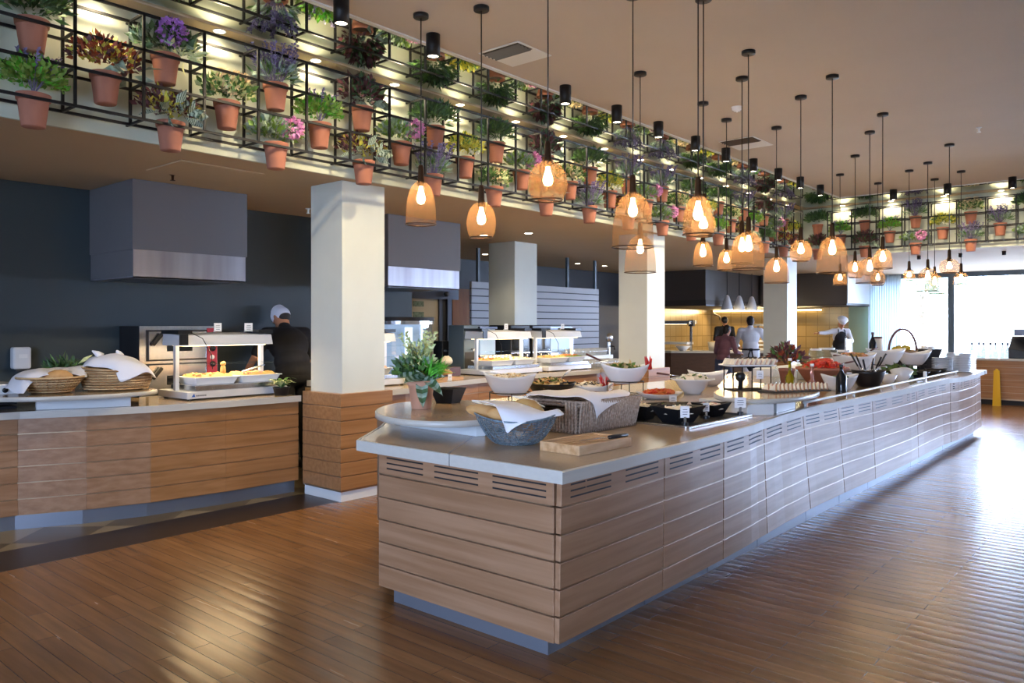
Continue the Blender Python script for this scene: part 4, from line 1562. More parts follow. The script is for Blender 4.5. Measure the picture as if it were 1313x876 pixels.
def gn_tray(x, y, z, lx, ly, label, food, fm, seed, fl, fcat):
    t = T('serving_tray', label, 'tray', (x, y, z), group='white serving trays in the food warmers')
    b = MB()
    b.frus((0.03, 0.03, lx - 0.03, ly - 0.03), (0.0, 0.0, lx, ly), 0, 0.065)
    b.box(-0.012, -0.012, 0.06, lx + 0.012, 0.012, 0.07)
    b.box(-0.012, ly - 0.012, 0.06, lx + 0.012, ly + 0.012, 0.07)
    b.box(-0.012, 0.012, 0.06, 0.012, ly - 0.012, 0.07)
    b.box(lx - 0.012, 0.012, 0.06, lx + 0.012, ly - 0.012, 0.07)
    b.build('tray', 'white_ceramic', t, bevel=0.003)
    rnd = random.Random(seed)
    f = MB()
    nx, ny = 14, 10
    vs = [(x + 0.02 + (lx - 0.04) * i / nx, y + 0.02 + (ly - 0.04) * j / ny,
           z + 0.066 + (0.0 if i in (0, nx) or j in (0, ny) else 0.012 + rnd.random() * 0.02)) for j in range(ny + 1) for i in range(nx + 1)]
    f.add(vs, [(j * (nx + 1) + i, j * (nx + 1) + i + 1, (j + 1) * (nx + 1) + i + 1, (j + 1) * (nx + 1) + i) for j in range(ny) for i in range(nx)], 0, True)
    for _ in range(26):
        q = Euler((rnd.random() * 3, rnd.random() * 3, rnd.random() * 3))
        f.cbox((x + rnd.uniform(0.05, lx - 0.05), y + rnd.uniform(0.05, ly - 0.05), z + 0.085), (0.05, 0.018, 0.012), 1, q.z, q.x * 0.2, q.y * 0.2)
    tag(f.build(food, fm), fl, fcat, None, 'stuff')


zt = CT + 0.126
gn_tray(3.47, 6.72, zt, 0.42, 0.36, 'white serving tray of pastries, left one in the left warmer', 'tray_pastries', ['bread_pale', 'bread_crust'], 1, 'golden pastries in the left tray of the left warmer', 'pastries')
gn_tray(3.92, 6.72, zt, 0.42, 0.36, 'white serving tray of fried food, right one in the left warmer', 'tray_fried_food', ['bread_pale', 'ham_pink'], 2, 'pale fried pieces in the right tray of the left warmer', 'fried food')
gn_tray(5.25, 6.70, zt, 0.5, 0.36, 'white serving tray in the warmer behind the nearest column', 'tray_stew', ['ham_pink', 'tomato_red'], 3, 'reddish food in the tray behind the nearest column', 'hot food')
gn_tray(7.66, 6.92, zt, 0.46, 0.36, 'white serving tray, left one before the set-back column', 'tray_potatoes', ['bread_pale', 'carrot_orange'], 4, 'golden potatoes in the warmer before the set-back column', 'potatoes')
gn_tray(8.15, 6.92, zt, 0.42, 0.36, 'white serving tray, right one before the set-back column', 'tray_rice', ['cream_food', 'pasta_beige'], 5, 'pale rice in the right tray before the set-back column', 'rice')
gn_tray(8.92, 6.92, zt, 0.44, 0.36, 'white serving tray, left one in the rightmost warmer', 'tray_croquettes', ['bread_crust', 'bread_pale'], 6, 'browned croquettes in the left tray of the rightmost warmer', 'croquettes')
gn_tray(9.39, 6.92, zt, 0.40, 0.36, 'white serving tray, right one in the rightmost warmer', 'tray_vegetables', ['herb_green', 'carrot_orange'], 7, 'mixed vegetables in the right tray of the rightmost warmer', 'vegetables')
# little pastry figures standing up in the trays
t = T('serving_tongs', 'pair of steel tongs resting in the left warmer tray', 'tongs', (3.98, 6.80, zt + 0.10))
MB().tube([(0, 0, 0), (0.12, -0.02, 0.03), (0.2, -0.05, 0.06)], 0.006, 6).build('arm', 'steel', t)
MB().tube([(0, 0.02, 0), (0.12, 0.0, 0.035), (0.2, -0.05, 0.06)], 0.006, 6).build('arm', 'steel', t)
for i, (px, py, pz) in enumerate(((3.80, 6.85, zt + 0.085), (3.84, 6.9, zt + 0.085))):
    b = MB()
    b.cap((0, 0, 0), (0.0, 0, 0.06), 0.022, 0.018, 10)
    b.ell((0, 0, 0.095), 0.02, 10, 8)
    tag(b.build('bread_figure', 'bread_pale', loc=(px, py, pz)), 'small golden bread figure standing in the left warmer, %s one' % ('left', 'right')[i], 'bread')


def small_card(x, y, z, label, wd=0.075, h=0.085, rz=0.0, holder=False, group='small white price cards'):
    t = T('price_card', label, 'card', (x, y, z), rz, group)
    hz = 0.05 if holder else 0.0
    MB().cbox((0, 0, hz + h / 2), (wd, 0.006, h)).build('card', 'white_card', t)
    b = MB()
    for i in range(3):
        b.cbox((0, -0.0036, hz + h * (0.3 + 0.2 * i)), (wd * (0.5 + 0.1 * (i % 2)), 0.0006, h * 0.05))
    b.build('print', 'print_ink', t)
    if holder:
        MB().cyl((0, 0, 0), 0.022, 0.02, 12).build('foot', 'black_plastic', t)
        MB().box(-0.008, -0.006, 0.01, 0.008, 0.006, 0.055).build('clip', 'steel', t)
    else:
        MB().cbox((0, 0.012, 0.004), (wd * 0.8, 0.03, 0.008)).build('foot', 'white_card', t)


zc = CT + 0.605
small_card(3.78, 6.9, zc, 'white card standing on the left warmer hood, left one')
small_card(4.10, 6.9, zc, 'white card standing on the left warmer hood, right one', 0.085)
small_card(8.15, 7.1, zc, 'white card on the hood of the warmer before the set-back column')
small_card(9.45, 7.1, zc, 'white card on the hood of the rightmost warmer')

# ================================================================== MACHINES AND GLASSES ON THE BACK COUNTER
def machine(name, label, cat, x0, x1, y0, y1, z0, z1, body, extra=None):
    t = T(name, label, cat, (x0, y0, z0))
    MB().box(0, 0, 0, x1 - x0, y1 - y0, z1 - z0).build('body', body, t, bevel=0.012)
    return t, x1 - x0, y1 - y0, z1 - z0


t, L, D, H = machine('drink_machine', 'tall grey blue drink machine left of the food warmer pair', 'machine', 7.64, 7.93, 7.42, 7.72, CT, 1.60, 'grey_blue_plastic')
MB().box(0.02, -0.006, 0.02, L - 0.02, 0, 0.30).build('lower_panel', 'black_matt', t)
MB().tube([(L * 0.5, -0.01, 0.34), (L * 0.5, -0.05, 0.34), (L * 0.5, -0.05, 0.30)], 0.012, 8).build('tap', 'steel', t)
t, L, D, H = machine('coffee_machine', 'small black coffee machine with a steel strip beside the grey drink machine', 'machine', 7.55, 7.63 + 0.2, 7.74, 7.93, CT, 1.38, 'black_plastic')
MB().box(0.02, -0.01, 0.30, L - 0.02, 0, 0.33).build('strip', 'steel', t)
MB().box(0.03, -0.008, 0.06, L - 0.03, 0, 0.25).build('front', 'steel_dark', t)
for i, (x0, x1) in enumerate(((8.62, 9.06), (9.12, 9.58))):
    t, L, D, H = machine('drink_machine', 'black drink machine behind the warmers, %s of the two' % ('left', 'right')[i], 'machine', x0, x1, 7.42, 7.85, CT, 1.60, 'black_plastic')
    MB().box(0.04, -0.008, 0.30, L - 0.04, 0, H - 0.06).build('display', 'wine_dark', t)
    MB().box(0.0, -0.006, 0.255, L, 0, 0.27).build('trim_strip', 'steel', t)
    for k in range(2):
        MB().tube([(L * (0.3 + 0.4 * k), -0.0, 0.24), (L * (0.3 + 0.4 * k), -0.06, 0.23), (L * (0.3 + 0.4 * k), -0.06, 0.19)], 0.012, 8).build('tap', 'steel', t)
for i, (x0, x1) in enumerate(((8.03, 8.40), (9.64, 10.22))):
    t, L, D, H = machine('juice_dispenser', 'bright juice dispenser with a cool lit tank, %s' % ('left of the black machines', 'right of the black machines')[i], 'dispenser', x0, x1, 7.48, 7.86, CT, 1.18, 'steel')
    MB().box(0.02, 0.02, 0.25, L - 0.02, D - 0.02, H + 0.36).build('tank', 'case_glow', t, bevel=0.01)
    MB().box(0.0, 0.0, H + 0.36, L, D, H + 0.40).build('lid', 'steel_dark', t, bevel=0.005)
    MB().cyl((L / 2, -0.01, 0.15), 0.02, 0.05, 10, axis=(0, -1, 0)).build('tap', 'black_plastic', t)
# rows of drinking glasses
gp = None
rnd = random.Random(9)


def glass_at(x, y, z, group, label):
    global gp
    if gp is None:
        gp = T('drinking_glass', label, 'glass', (x, y, z), group=group)
        MB().lathe([(0, 0.004), (0.028, 0), (0.036, 0.12), (0.034, 0.12), (0.026, 0.012), (0, 0.012)], 14).build('glass', 'glassware', gp)
    else:
        dup(gp, (x, y, z), None, label, group)


for r in range(3):
    for i in range(11):
        glass_at(10.02 + i * 0.095 - r * 0.03, 7.05 + r * 0.10, CT + (0.0 if r < 9 else 0.12), 'rows of glasses before the second column', 'clear tumbler in the packed rows left of the second column')
for r in range(2):
    for i in range(11):
        glass_at(10.03 + i * 0.095, 7.36 + r * 0.10, 1.10, 'glasses on the raised step', 'clear tumbler on the raised step behind the packed rows')
for i in range(7):
    glass_at(7.98 + i * 0.085, 7.33, CT + 0.13, 'glasses before the juice tank', 'clear tumbler lined up before the left juice dispenser')
tag(MB().box(9.98, 7.31, CT, 11.15, 7.52, 1.10).build('glass_step', 'white_panel'), 'white raised step carrying the back rows of glasses', 'shelf')
tag(MB().box(7.93, 7.29, CT, 8.60, 7.38, CT + 0.13).build('glass_step', 'steel'), 'low steel step carrying glasses before the left juice dispenser', 'shelf')
t = T('glass_counter', 'low side counter carrying the glasses beside the second column', 'counter', (0, 0, 0))
MB().box(9.73, 6.68, CT - 0.05, 11.7, 7.95, CT).build('top', 'counter_stone', t)
MB().box(9.76, 6.75, 0, 11.65, 7.9, CT - 0.05).build('body', 'oak_warm_x', t)
t = T('beer_tap', 'chrome drink tap with a round badge left of the second column', 'tap', (11.45, 7.6, CT))
MB().cyl((0, 0, 0), 0.03, 0.42, 14).build('column', 'steel', t)
MB().ell((0, -0.02, 0.45), (0.09, 0.05, 0.08), 14, 10).build('badge', 'steel', t)
MB().tube([(0, -0.03, 0.3), (0, -0.12, 0.3), (0, -0.13, 0.24)], 0.014, 8).build('spout', 'black_plastic', t)

# rounded display fridge behind the plant
t = T('display_fridge', 'rounded glass display fridge with a black top, lit inside, right of the nearest column', 'display fridge', (6.99, 7.92, CT))


def half(r, sx=0.72):
    n = 20
    return [(r * sx * math.cos(PI + PI * i / n), r * 0.7 * math.sin(PI + PI * i / n)) for i in range(n + 1)]


MB().prism(half(0.555), 0, 0.06).build('base', 'steel_dark', t)
MB().prism(half(0.545), 0.06, 0.68).build('glass', 'thin_glass', t)
MB().box(-0.37, -0.05, 0.06, 0.37, -0.015, 0.68).build('back_panel', 'case_glow', t)
MB().box(-0.02, -0.10, 0.08, 0.08, -0.055, 0.64).build('lamp', 'cool_glow', t)
for z in (0.24, 0.40, 0.54):
    MB().prism([(x * 0.9, y * 0.9 - 0.012) for x, y in half(0.53)], z, z + 0.008).build('shelf', 'thin_glass', t)
MB().prism(half(0.575), 0.68, 0.725).build('band', 'steel', t)
MB().prism(half(0.585), 0.725, 0.775).build('top', 'black_matt', t)

# ================================================================== GENERIC FOOD HELPERS
def boat_bowl(name, label, loc, rx, ry, h, rz, lift=0.5, m='white_ceramic', group=None, rb=0.45, th=0.008, k=2.0, cat='bowl'):
    t = T(name, label, cat, loc, rz, group)

    def fn(a, r, z, p):
        q = max(0.0, z / h)
        return (r * math.cos(a) * rx, r * math.sin(a) * ry, z + lift * h * q * q * (abs(math.cos(a)) ** k))
    pr = [(0, 0), (rb * 0.9, 0), (rb, 0.004)]
    for i in range(1, 8):
        q = i / 7
        pr.append((rb + (1 - rb) * (q ** 0.75), 0.004 + (h - 0.004) * q))
    for i in range(7, -1, -1):
        q = i / 7
        pr.append((max(0.02, rb + (1 - rb) * (q ** 0.75) - th / rx * (1.0)), max(0.012, h * q) if i < 7 else h - 0.0005))
    pr.append((0, 0.012))
    MB().lathe(pr, 40, fn=fn).build('bowl', m, t)
    return t


def pile(name, label, cat, c, rx, ry, h, mats, n, size, seed, rz=0.0, flat=0.3, shape='chip'):
    rnd = random.Random(seed)
    b = MB()
    N, K = 20, 6
    pr = [(1.0, 0.0)] + [(math.cos(PI / 2 * i / K), math.sin(PI / 2 * i / K) * h) for i in range(1, K)] + [(0, h)]
    b.lathe([(r, z - 0.012 if i == 0 else z) for i, (r, z) in enumerate(pr)], N, 0, fn=lambda a, r, z, p: (r * math.cos(a) * rx * 0.97, r * math.sin(a) * ry * 0.97, z + (rnd.uniform(-.15, .15) * h if 0 < r < 1 else 0)))
    b.lathe([(0, -0.012), (1.0, -0.012)], N, 0, fn=lambda a, r, z, p: (r * math.cos(a) * rx * 0.97, r * math.sin(a) * ry * 0.97, z))
    for _ in range(n):
        a = rnd.random() * 2 * PI
        q = math.sqrt(rnd.random()) * 0.93
        x, y = q * math.cos(a) * rx, q * math.sin(a) * ry
        z = h * math.sqrt(max(0, 1 - q * q)) + size * 0.15
        mi = rnd.randrange(len(mats))
        s = size * rnd.uniform(0.7, 1.3)
        if shape == 'leaf':
            leaf(b, (x, y, z), (rnd.uniform(-1, 1), rnd.uniform(-1, 1), rnd.uniform(-.1, .7)), s * 1.5, s, mi, rnd)
        elif shape == 'ball':
            b.ell((x, y, z), s * 0.5, 8, 6, mi)
        else:
            b.cbox((x, y, z), (s, s * 0.45, s * 0.3), mi, rnd.random() * 6, rnd.uniform(-.6, .6), rnd.uniform(-.6, .6))
    o = b.build(name, mats, loc=c, rz=rz)
    return tag(o, label, cat, None, 'stuff')


def spoon(label, p0, p1, loc_m='wood_handle', bowl=True, group=None):
    p0, p1 = Vector(p0), Vector(p1)
    t = T('serving_spoon', label, 'spoon', p0, group=group)
    d = p1 - p0
    MB().tube([(0, 0, 0), d * 0.45], [0.011, 0.009], 8).build('handle', loc_m, t)
    b = MB()
    b.tube([d * 0.44, d * 0.85], [0.005, 0.005], 6)
    b.ell(d * 0.93, (0.035, 0.028, 0.012), 12, 8)
    b.build('scoop', 'steel', t)
    return t


def cloth(name, label, grid, cat='napkin', group=None, loc=(0, 0, 0), th=0.003, m='cloth_white', sub=1, crumple=0.022):
    grid = [[Vector(p) for p in r_] for r_ in grid]

    def fine(g, k=3):
        def row(r_):
            o_ = []
            for i in range(len(r_) - 1):
                p0, p1, p2, p3 = r_[max(0, i - 1)], r_[i], r_[i + 1], r_[min(len(r_) - 1, i + 2)]
                for j in range(k):
                    q_ = j / k
                    o_.append(0.5 * ((2 * p1) + (p2 - p0) * q_ + (2 * p0 - 5 * p1 + 4 * p2 - p3) * q_ * q_ + (3 * p1 - p0 - 3 * p2 + p3) * q_ ** 3))
            o_.append(r_[-1].copy())
            return o_
        g = [row(r_) for r_ in g]
        g = list(zip(*[row(list(c_)) for c_ in zip(*g)]))
        return [list(r_) for r_ in g]
    grid = fine(grid)
    for r_ in grid:
        for p in r_:
            nv = noise.noise_vector(p * 11.0 + Vector((len(label), 0, 0)))
            p += Vector((nv.x * 0.006, nv.y * 0.006, max(-0.25, nv.z) * crumple))
    nr, nc = len(grid), len(grid[0])
    b = MB()
    b.add([p for row in grid for p in row], [(j * nc + i, j * nc + i + 1, (j + 1) * nc + i + 1, (j + 1) * nc + i) for j in range(nr - 1) for i in range(nc - 1)], 0, True)
    o = b.build(name, m, loc=loc)
    s = o.modifiers.new('smooth', 'SUBSURF')
    s.levels = sub
    s.render_levels = sub
    k = o.modifiers.new('thick', 'SOLIDIFY')
    k.thickness = th
    k.offset = 1
    return tag(o, label, cat, group)


def loaf(label, p0, p1, r, m='bread_crust', name='bread_loaf', group=None, cuts=4):
    p0, p1 = Vector(p0), Vector(p1)
    b = MB()
    n = 16
    pts = [p0.lerp(p1, i / n) - p0 + Vector((0, 0, r * 0.5 * math.sin(PI * i / n))) for i in range(n + 1)]
    rad = [max(0.004, r * (math.sin(PI * min(1, max(0, (i + 0.15) / (n + 0.3)))) ** 0.45) * (1 + 0.04 * math.sin(i * 2.3))) for i in range(n + 1)]
    b.tube(pts, rad, 16)
    d = (p1 - p0).normalized()
    side = d.cross(Vector((0, 0, 1))).normalized()
    for i in range(cuts):
        q = p0.lerp(p1, (i + 1.0) / (cuts + 1)) - p0
        top = q + Vector((0, 0, r * 0.5 * math.sin(PI * (i + 1.0) / (cuts + 1)) + r * 0.93))
        b.tube([top - d * r * 0.7 + side * r * 0.3, top + Vector((0, 0, r * 0.07)), top + d * r * 0.7 - side * r * 0.3], [0.002, r * 0.14, 0.002], 6, 1)
    return tag(b.build(name, [m, 'bread_crumb'], loc=p0), label, 'bread', group)


def wire_stand(label, loc, r, h, rz=0.0, group='black wire bowl stands'):
    t = T('bowl_stand', label, 'stand', loc, rz, group)
    b = MB()
    b.tube([(r * math.cos(2 * PI * i / 28), r * math.sin(2 * PI * i / 28), h) for i in range(28)], 0.005, 6, closed=True)
    b.tube([(r * 0.8 * math.cos(2 * PI * i / 28), r * 0.8 * math.sin(2 * PI * i / 28), h * 0.2) for i in range(28)], 0.004, 6, closed=True)
    b.build('ring', 'black_metal', t)
    for i in range(4):
        a = PI / 4 + i * PI / 2
        MB().tube([(r * math.cos(a), r * math.sin(a), h + 0.004), (r * math.cos(a), r * math.sin(a), 0.0)], 0.005, 6).build('leg', 'black_metal', t)
    return t


# ================================================================== NEAR END OF THE ISLAND
ZB = 1.046
t = T('potted_plant', 'big pale terracotta pot with striped leaves and fern on the round display board', 'potted plant', (3.54, 3.83, ZB), R(-43))
MB().lathe([(0, 0), (0.060, 0), (0.064, 0.004), (0.083, 0.15), (0.090, 0.152), (0.094, 0.188), (0.085, 0.188), (0.08, 0.16)], 28).build('pot', 'terracotta_light', t)
MB().lathe([(0, 0.165), (0.083, 0.16)], 16).build('soil', 'soil', t)
rnd = random.Random(21)
b = MB()
bush(b, rnd, 130, (-0.05, 0.02, 0.24), (0.12, 0.10, 0.09), 0.06, 0.035, [0, 0, 1])
b.build('foliage', ['leaf_green', 'leaf_dark'], t)
b = MB()
bush(b, rnd, 160, (-0.02, 0.03, 0.30), (0.10, 0.08, 0.13), 0.05, 0.03, [0, 1])
spikes(b, rnd, 8, (0.0, 0.02, 0.28), 0.14, 0.20, 0.014, 1)
b.build('variegated_sprigs', ['leaf_grey', 'leaf_cream'], t)
b = MB()
for d, ln in (((-0.5, -0.7, 0.05), 0.19), ((0.05, -0.8, -0.45), 0.17), ((-0.85, -0.4, 0.25), 0.18), ((0.75, -0.6, -0.05), 0.18), ((-0.2, -0.7, 0.5), 0.15), ((0.8, -0.1, 0.2), 0.16)):
    dv = Vector(d).normalized()
    side = dv.cross(Vector((0, -0.6, 0.8))).normalized()
    up = side.cross(dv)
    prev = None
    n = 8
    vs, mis = [], []
    for i in range(n + 1):
        q = i / n
        wv_ = 0.040 * math.sin(PI * (0.06 + 0.94 * q)) ** 0.8
        c_ = dv * ln * q + Vector((0, 0, 0.20 - 0.10 * q * q * (1.0 if d[2] < 0 else 0.3))) + Vector((0, -0.03, 0))
        vs += [c_ - side * wv_ + up * 0.012, c_, c_ + side * wv_ + up * 0.012]
    for i in range(n):
        o_ = i * 3
        base = len(b.v)
        b.add([vs[o_], vs[o_ + 1], vs[o_ + 4], vs[o_ + 3]], [(0, 1, 2, 3)], i % 2, False)
        b.add([vs[o_ + 1], vs[o_ + 2], vs[o_ + 5], vs[o_ + 4]], [(0, 1, 2, 3)], i % 2, False)
b.build('striped_leaves', ['leaf_dark', 'leaf_grey'], t)
b = MB()
for _ in range(150):
    a = rnd.uniform(0, 2 * PI)
    dv = Vector((0.7 * math.cos(a) + 0.5, 0.6 * math.sin(a), rnd.uniform(0.4, 1.4)))
    leaf(b, (0.04, 0.0, 0.19), dv, rnd.uniform(0.12, 0.2), 0.010, 0, rnd, 0.6)
b.build('fern_fronds', 'leaf_bright', t)

t = T('weave_bowl', 'square black woven bowl on the round display board behind the plant pot', 'bowl', (3.93, 3.97, ZB), R(15))
b = MB()
for (a, c) in ((0, 1), (1, 2), (2, 3), (3, 0)):
    lo = [(-0.062, -0.062), (0.062, -0.062), (0.062, 0.062), (-0.062, 0.062)]
    hi = [(-0.095, -0.095), (0.095, -0.095), (0.095, 0.095), (-0.095, 0.095)]
    li = [(x * 0.88, y * 0.88) for x, y in lo]
    hi2 = [(x * 0.93, y * 0.93) for x, y in hi]
    z = 0.105
    b.add([(*lo[a], 0), (*lo[c], 0), (*hi[c], z), (*hi[a], z), (*li[a], 0.008), (*li[c], 0.008), (*hi2[c], z), (*hi2[a], z)],
          [(0, 1, 2, 3), (5, 4, 7, 6), (3, 2, 6, 7)])
b.box(-0.062, -0.062, 0, 0.062, 0.062, 0.008)
b.build('bowl', 'black_weave', t)

# wire bread basket
t = T('wire_basket', 'grey blue wire basket of bread and a napkin at the near island corner', 'basket', (3.36, 2.85, CT), R(-49))
BX, BY, BH = 0.235, 0.17, 0.14
def brim(a, q):
    r = 0.42 + 0.58 * q ** 0.6
    return (BX * r * math.cos(a), BY * r * math.sin(a), BH * q + 0.035 * q * q * abs(math.cos(a)) ** 2)
b = MB()
for i in range(44):
    a = 2 * PI * i / 44
    b.tube([brim(a + 0.35 * q / 8 * (1 if i % 2 else -1), q / 8) for q in range(9)], 0.0022, 5)
for k in range(1, 16):
    b.tube([brim(2 * PI * i / 40, k / 16) for i in range(40)], 0.0020, 5, closed=True)
b.build('mesh', 'wire_blue', t)
MB().tube([brim(2 * PI * i / 48, 1) for i in range(48)], 0.006, 8, closed=True).build('rim', 'wire_blue', t)
b = MB()
b.lathe([(0, 0.002), (0.42, 0.0), (0.43, 0.004), (0, 0.006)], 32, fn=lambda a, r, z, p: (BX * r * math.cos(a), BY * r * math.sin(a), z))
b.build('bottom', 'wire_blue', t)
q = Matrix.Translation((3.36, 2.85, CT)) @ Euler((0, 0, R(-49))).to_matrix().to_4x4()
def bw(x, y, z): return q @ Vector((x, y, z if z < 0.15 else 0.15 + (z - 0.15) * 0.48))
loaf('long crusty baguette leaning out at the left of the wire basket', bw(-0.285, 0.03, 0.245), bw(0.05, -0.05, 0.085), 0.046, group='breads in the wire basket')
loaf('crusty baguette in the middle of the wire basket, half under the napkin', bw(-0.165, -0.075, 0.215), bw(0.10, -0.07, 0.09), 0.046, group='breads in the wire basket')
loaf('yellow corn loaf standing at the back of the wire basket', bw(-0.02, 0.10, 0.235), bw(0.16, 0.05, 0.13), 0.058, 'bread_pale', group='breads in the wire basket')
def bn(x, y, z): return bw(x, y, z) + Vector((0, 0, 0.026 * min(1, max(0, (z - 0.15) / 0.05))))


cloth('napkin', 'white napkin spread over the bread in the wire basket', [
    [bn(-0.26, 0.05, 0.295), bn(-0.16, 0.07, 0.285), bn(-0.06, 0.06, 0.28), bn(0.03, 0.06, 0.25), bn(0.10, 0.03, 0.20)],
    [bn(-0.20, 0.0, 0.285), bn(-0.12, 0.0, 0.27), bn(-0.03, 0.0, 0.262), bn(0.06, 0.0, 0.235), bn(0.15, 0.0, 0.175)],
    [bn(-0.125, -0.07, 0.272), bn(-0.085, -0.075, 0.268), bn(-0.01, -0.075, 0.235), bn(0.07, -0.07, 0.20), bn(0.20, -0.02, 0.185)],
    [bn(-0.11, -0.135, 0.235), bn(-0.075, -0.15, 0.20), bn(-0.01, -0.15, 0.185), bn(0.07, -0.135, 0.175), bn(0.235, -0.03, 0.205)],
    [bn(-0.065, -0.178, 0.13), bn(-0.05, -0.18, 0.085), bn(-0.015, -0.182, 0.115), bn(0.07, -0.165, 0.15), bn(0.275, -0.05, 0.17)]], crumple=0.008)

# grey wicker tray basket
t = T('wicker_basket', 'rectangular grey wicker basket draped with white cloth on the near worktop', 'basket', (3.88, 2.80, CT), R(-2))
b = MB()
Lx, Ly, Hh = 0.62, 0.42, 0.195
b.box(0, 0, 0, Lx, Ly, 0.012)
b.add([(0, 0, 0), (Lx, 0, 0), (Lx + .04, -.02, Hh), (-.0, -.02, Hh), (0, .015, 0.012), (Lx, .015, .012), (Lx + .03, -.005, Hh), (0.01, -.005, Hh)], [(0, 1, 2, 3), (5, 4, 7, 6), (3, 2, 6, 7)])
b.add([(0, Ly, 0), (Lx, Ly, 0), (Lx + .04, Ly + .02, Hh), (-.0, Ly + .02, Hh), (0, Ly - .015, 0.012), (Lx, Ly - .015, .012), (Lx + .03, Ly + .005, Hh), (0.01, Ly + .005, Hh)], [(1, 0, 3, 2), (4, 5, 6, 7), (2, 3, 7, 6)])
b.add([(Lx, 0, 0), (Lx, Ly, 0), (Lx + .04, Ly + .02, Hh), (Lx + .04, -.02, Hh), (Lx - .012, 0, .012), (Lx - .012, Ly, .012), (Lx + .025, Ly, Hh), (Lx + .025, 0, Hh)], [(0, 1, 2, 3), (5, 4, 7, 6), (3, 2, 6, 7)])
# end wall with a hand hole
for y0, y1, z0, z1 in ((0, Ly, 0, 0.12), (0, 0.10, 0.12, 0.165), (Ly - 0.10, Ly, 0.12, 0.165), (-.02, Ly + .02, 0.165, Hh)):
    b.box(0, y0, z0, 0.014, y1, z1)
b.build('body', 'wicker_grey', t)
b = MB()
for i in range(27):
    x = 0.010 + (Lx - 0.02) * i / 26
    b.tube([(x, -0.004, 0.004), (x + 0.04 * i / 26, -0.024, Hh)], 0.0098, 6)
for i in range(17):
    y = 0.012 + (Ly - 0.024) * i / 16
    b.tube([(-0.002, y, 0.004), (-0.002, y, 0.12 if 0.11 < y < Ly - 0.11 else Hh)], 0.0095, 6)
b.build('stakes', 'wicker_stake', t)
b = MB()
b.tube([(-.0, -.02, Hh), (Lx + .04, -.02, Hh), (Lx + .04, Ly + .02, Hh), (0, Ly + .02, Hh)], 0.010, 8, closed=True)
b.tube([(-.004, -.004, 0.008), (Lx + .004, -.004, 0.008), (Lx + .004, Ly + .004, 0.008), (-.004, Ly + .004, 0.008)], 0.008, 8, closed=True)
b.build('rim', 'wicker_grey', t)
X_, Y_, Z_ = 3.88, 2.80, CT
def wb(x, y, z): return (X_ + x * 0.95, Y_ + y, Z_ + z - 0.032)
cloth('napkin', 'white cloth lining the grey wicker basket with one corner hanging over its front', [
    [wb(0.0, 0.42, 0.25), wb(0.2, 0.44, 0.27), wb(0.42, 0.43, 0.26), wb(0.62, 0.43, 0.27)],
    [wb(0.0, 0.30, 0.262), wb(0.2, 0.30, 0.24), wb(0.42, 0.30, 0.25), wb(0.64, 0.30, 0.24)],
    [wb(0.0, 0.15, 0.262), wb(0.2, 0.15, 0.27), wb(0.4, 0.15, 0.235), wb(0.64, 0.15, 0.25)],
    [wb(0.05, 0.02, 0.255), wb(0.20, 0.0, 0.28), wb(0.32, 0.0, 0.262), wb(0.62, 0.0, 0.262)],
    [wb(0.10, -0.035, 0.235), wb(0.15, -0.05, 0.20), wb(0.24, -0.05, 0.19), wb(0.50, -0.04, 0.225)],
    [wb(0.12, -0.05, 0.19), wb(0.135, -0.055, 0.12), wb(0.16, -0.05, 0.14), wb(0.30, -0.045, 0.20)]])

# slatted bread board with knife
t = T('bread_board', 'slatted wooden bread board with a crumb tray at the near front edge', 'bread board', (3.25, 2.335, CT), R(-3))
Lx, Ly, Hh = 0.46, 0.27, 0.052
b = MB()
b.box(0, 0, 0, Lx, 0.02, Hh)
b.box(0, Ly - 0.02, 0, Lx, Ly, Hh)
b.box(0, 0.02, 0, 0.02, Ly - 0.02, Hh)
b.box(Lx - 0.02, 0.02, 0, Lx, Ly - 0.02, Hh)
b.box(0.02, 0.02, 0, Lx - 0.02, Ly - 0.02, 0.012)
b.build('tray', 'board_wood', t, bevel=0.003)
b = MB()
for i in range(6):
    y = 0.03 + i * 0.037
    b.box(0.018, y, 0.034, Lx - 0.018, y + 0.026, 0.047)
b.build('slats', 'board_wood', t, bevel=0.002)
t = T('bread_knife', 'bread knife with a black handle lying on the slatted bread board', 'knife', (3.58, 2.37, CT + 0.058), R(-12))
MB().cap((0, 0, 0), (0.13, 0, 0.002), 0.011, 0.012, 10).build('handle', 'black_plastic', t)
b = MB()
b.prism([(-0.23, -0.004), (0, -0.012), (0, 0.012), (-0.19, 0.012)], -0.001, 0.001)
b.build('blade', 'steel', t)

# ---- chilled well with black dishes
t = T('chilled_well', 'steel framed chilled well with black dishes in the near worktop', 'chilled tray', (4.56, 2.40, CT))
b = MB()
b.box(0, 0, 0.0, 0.96, 0.03, 0.016)
b.box(0, 0.03, 0.0, 0.03, 0.60, 0.016)
b.box(0.93, 0.03, 0.0, 0.96, 0.60, 0.016)
b.box(0, 0.60, 0, 0.96, 0.63, 0.016)
b.build('frame', 'steel', t, bevel=0.003)
MB().box(0.03, 0.03, 0.0, 0.93, 0.60, 0.003).build('base', 'black_matt', t)


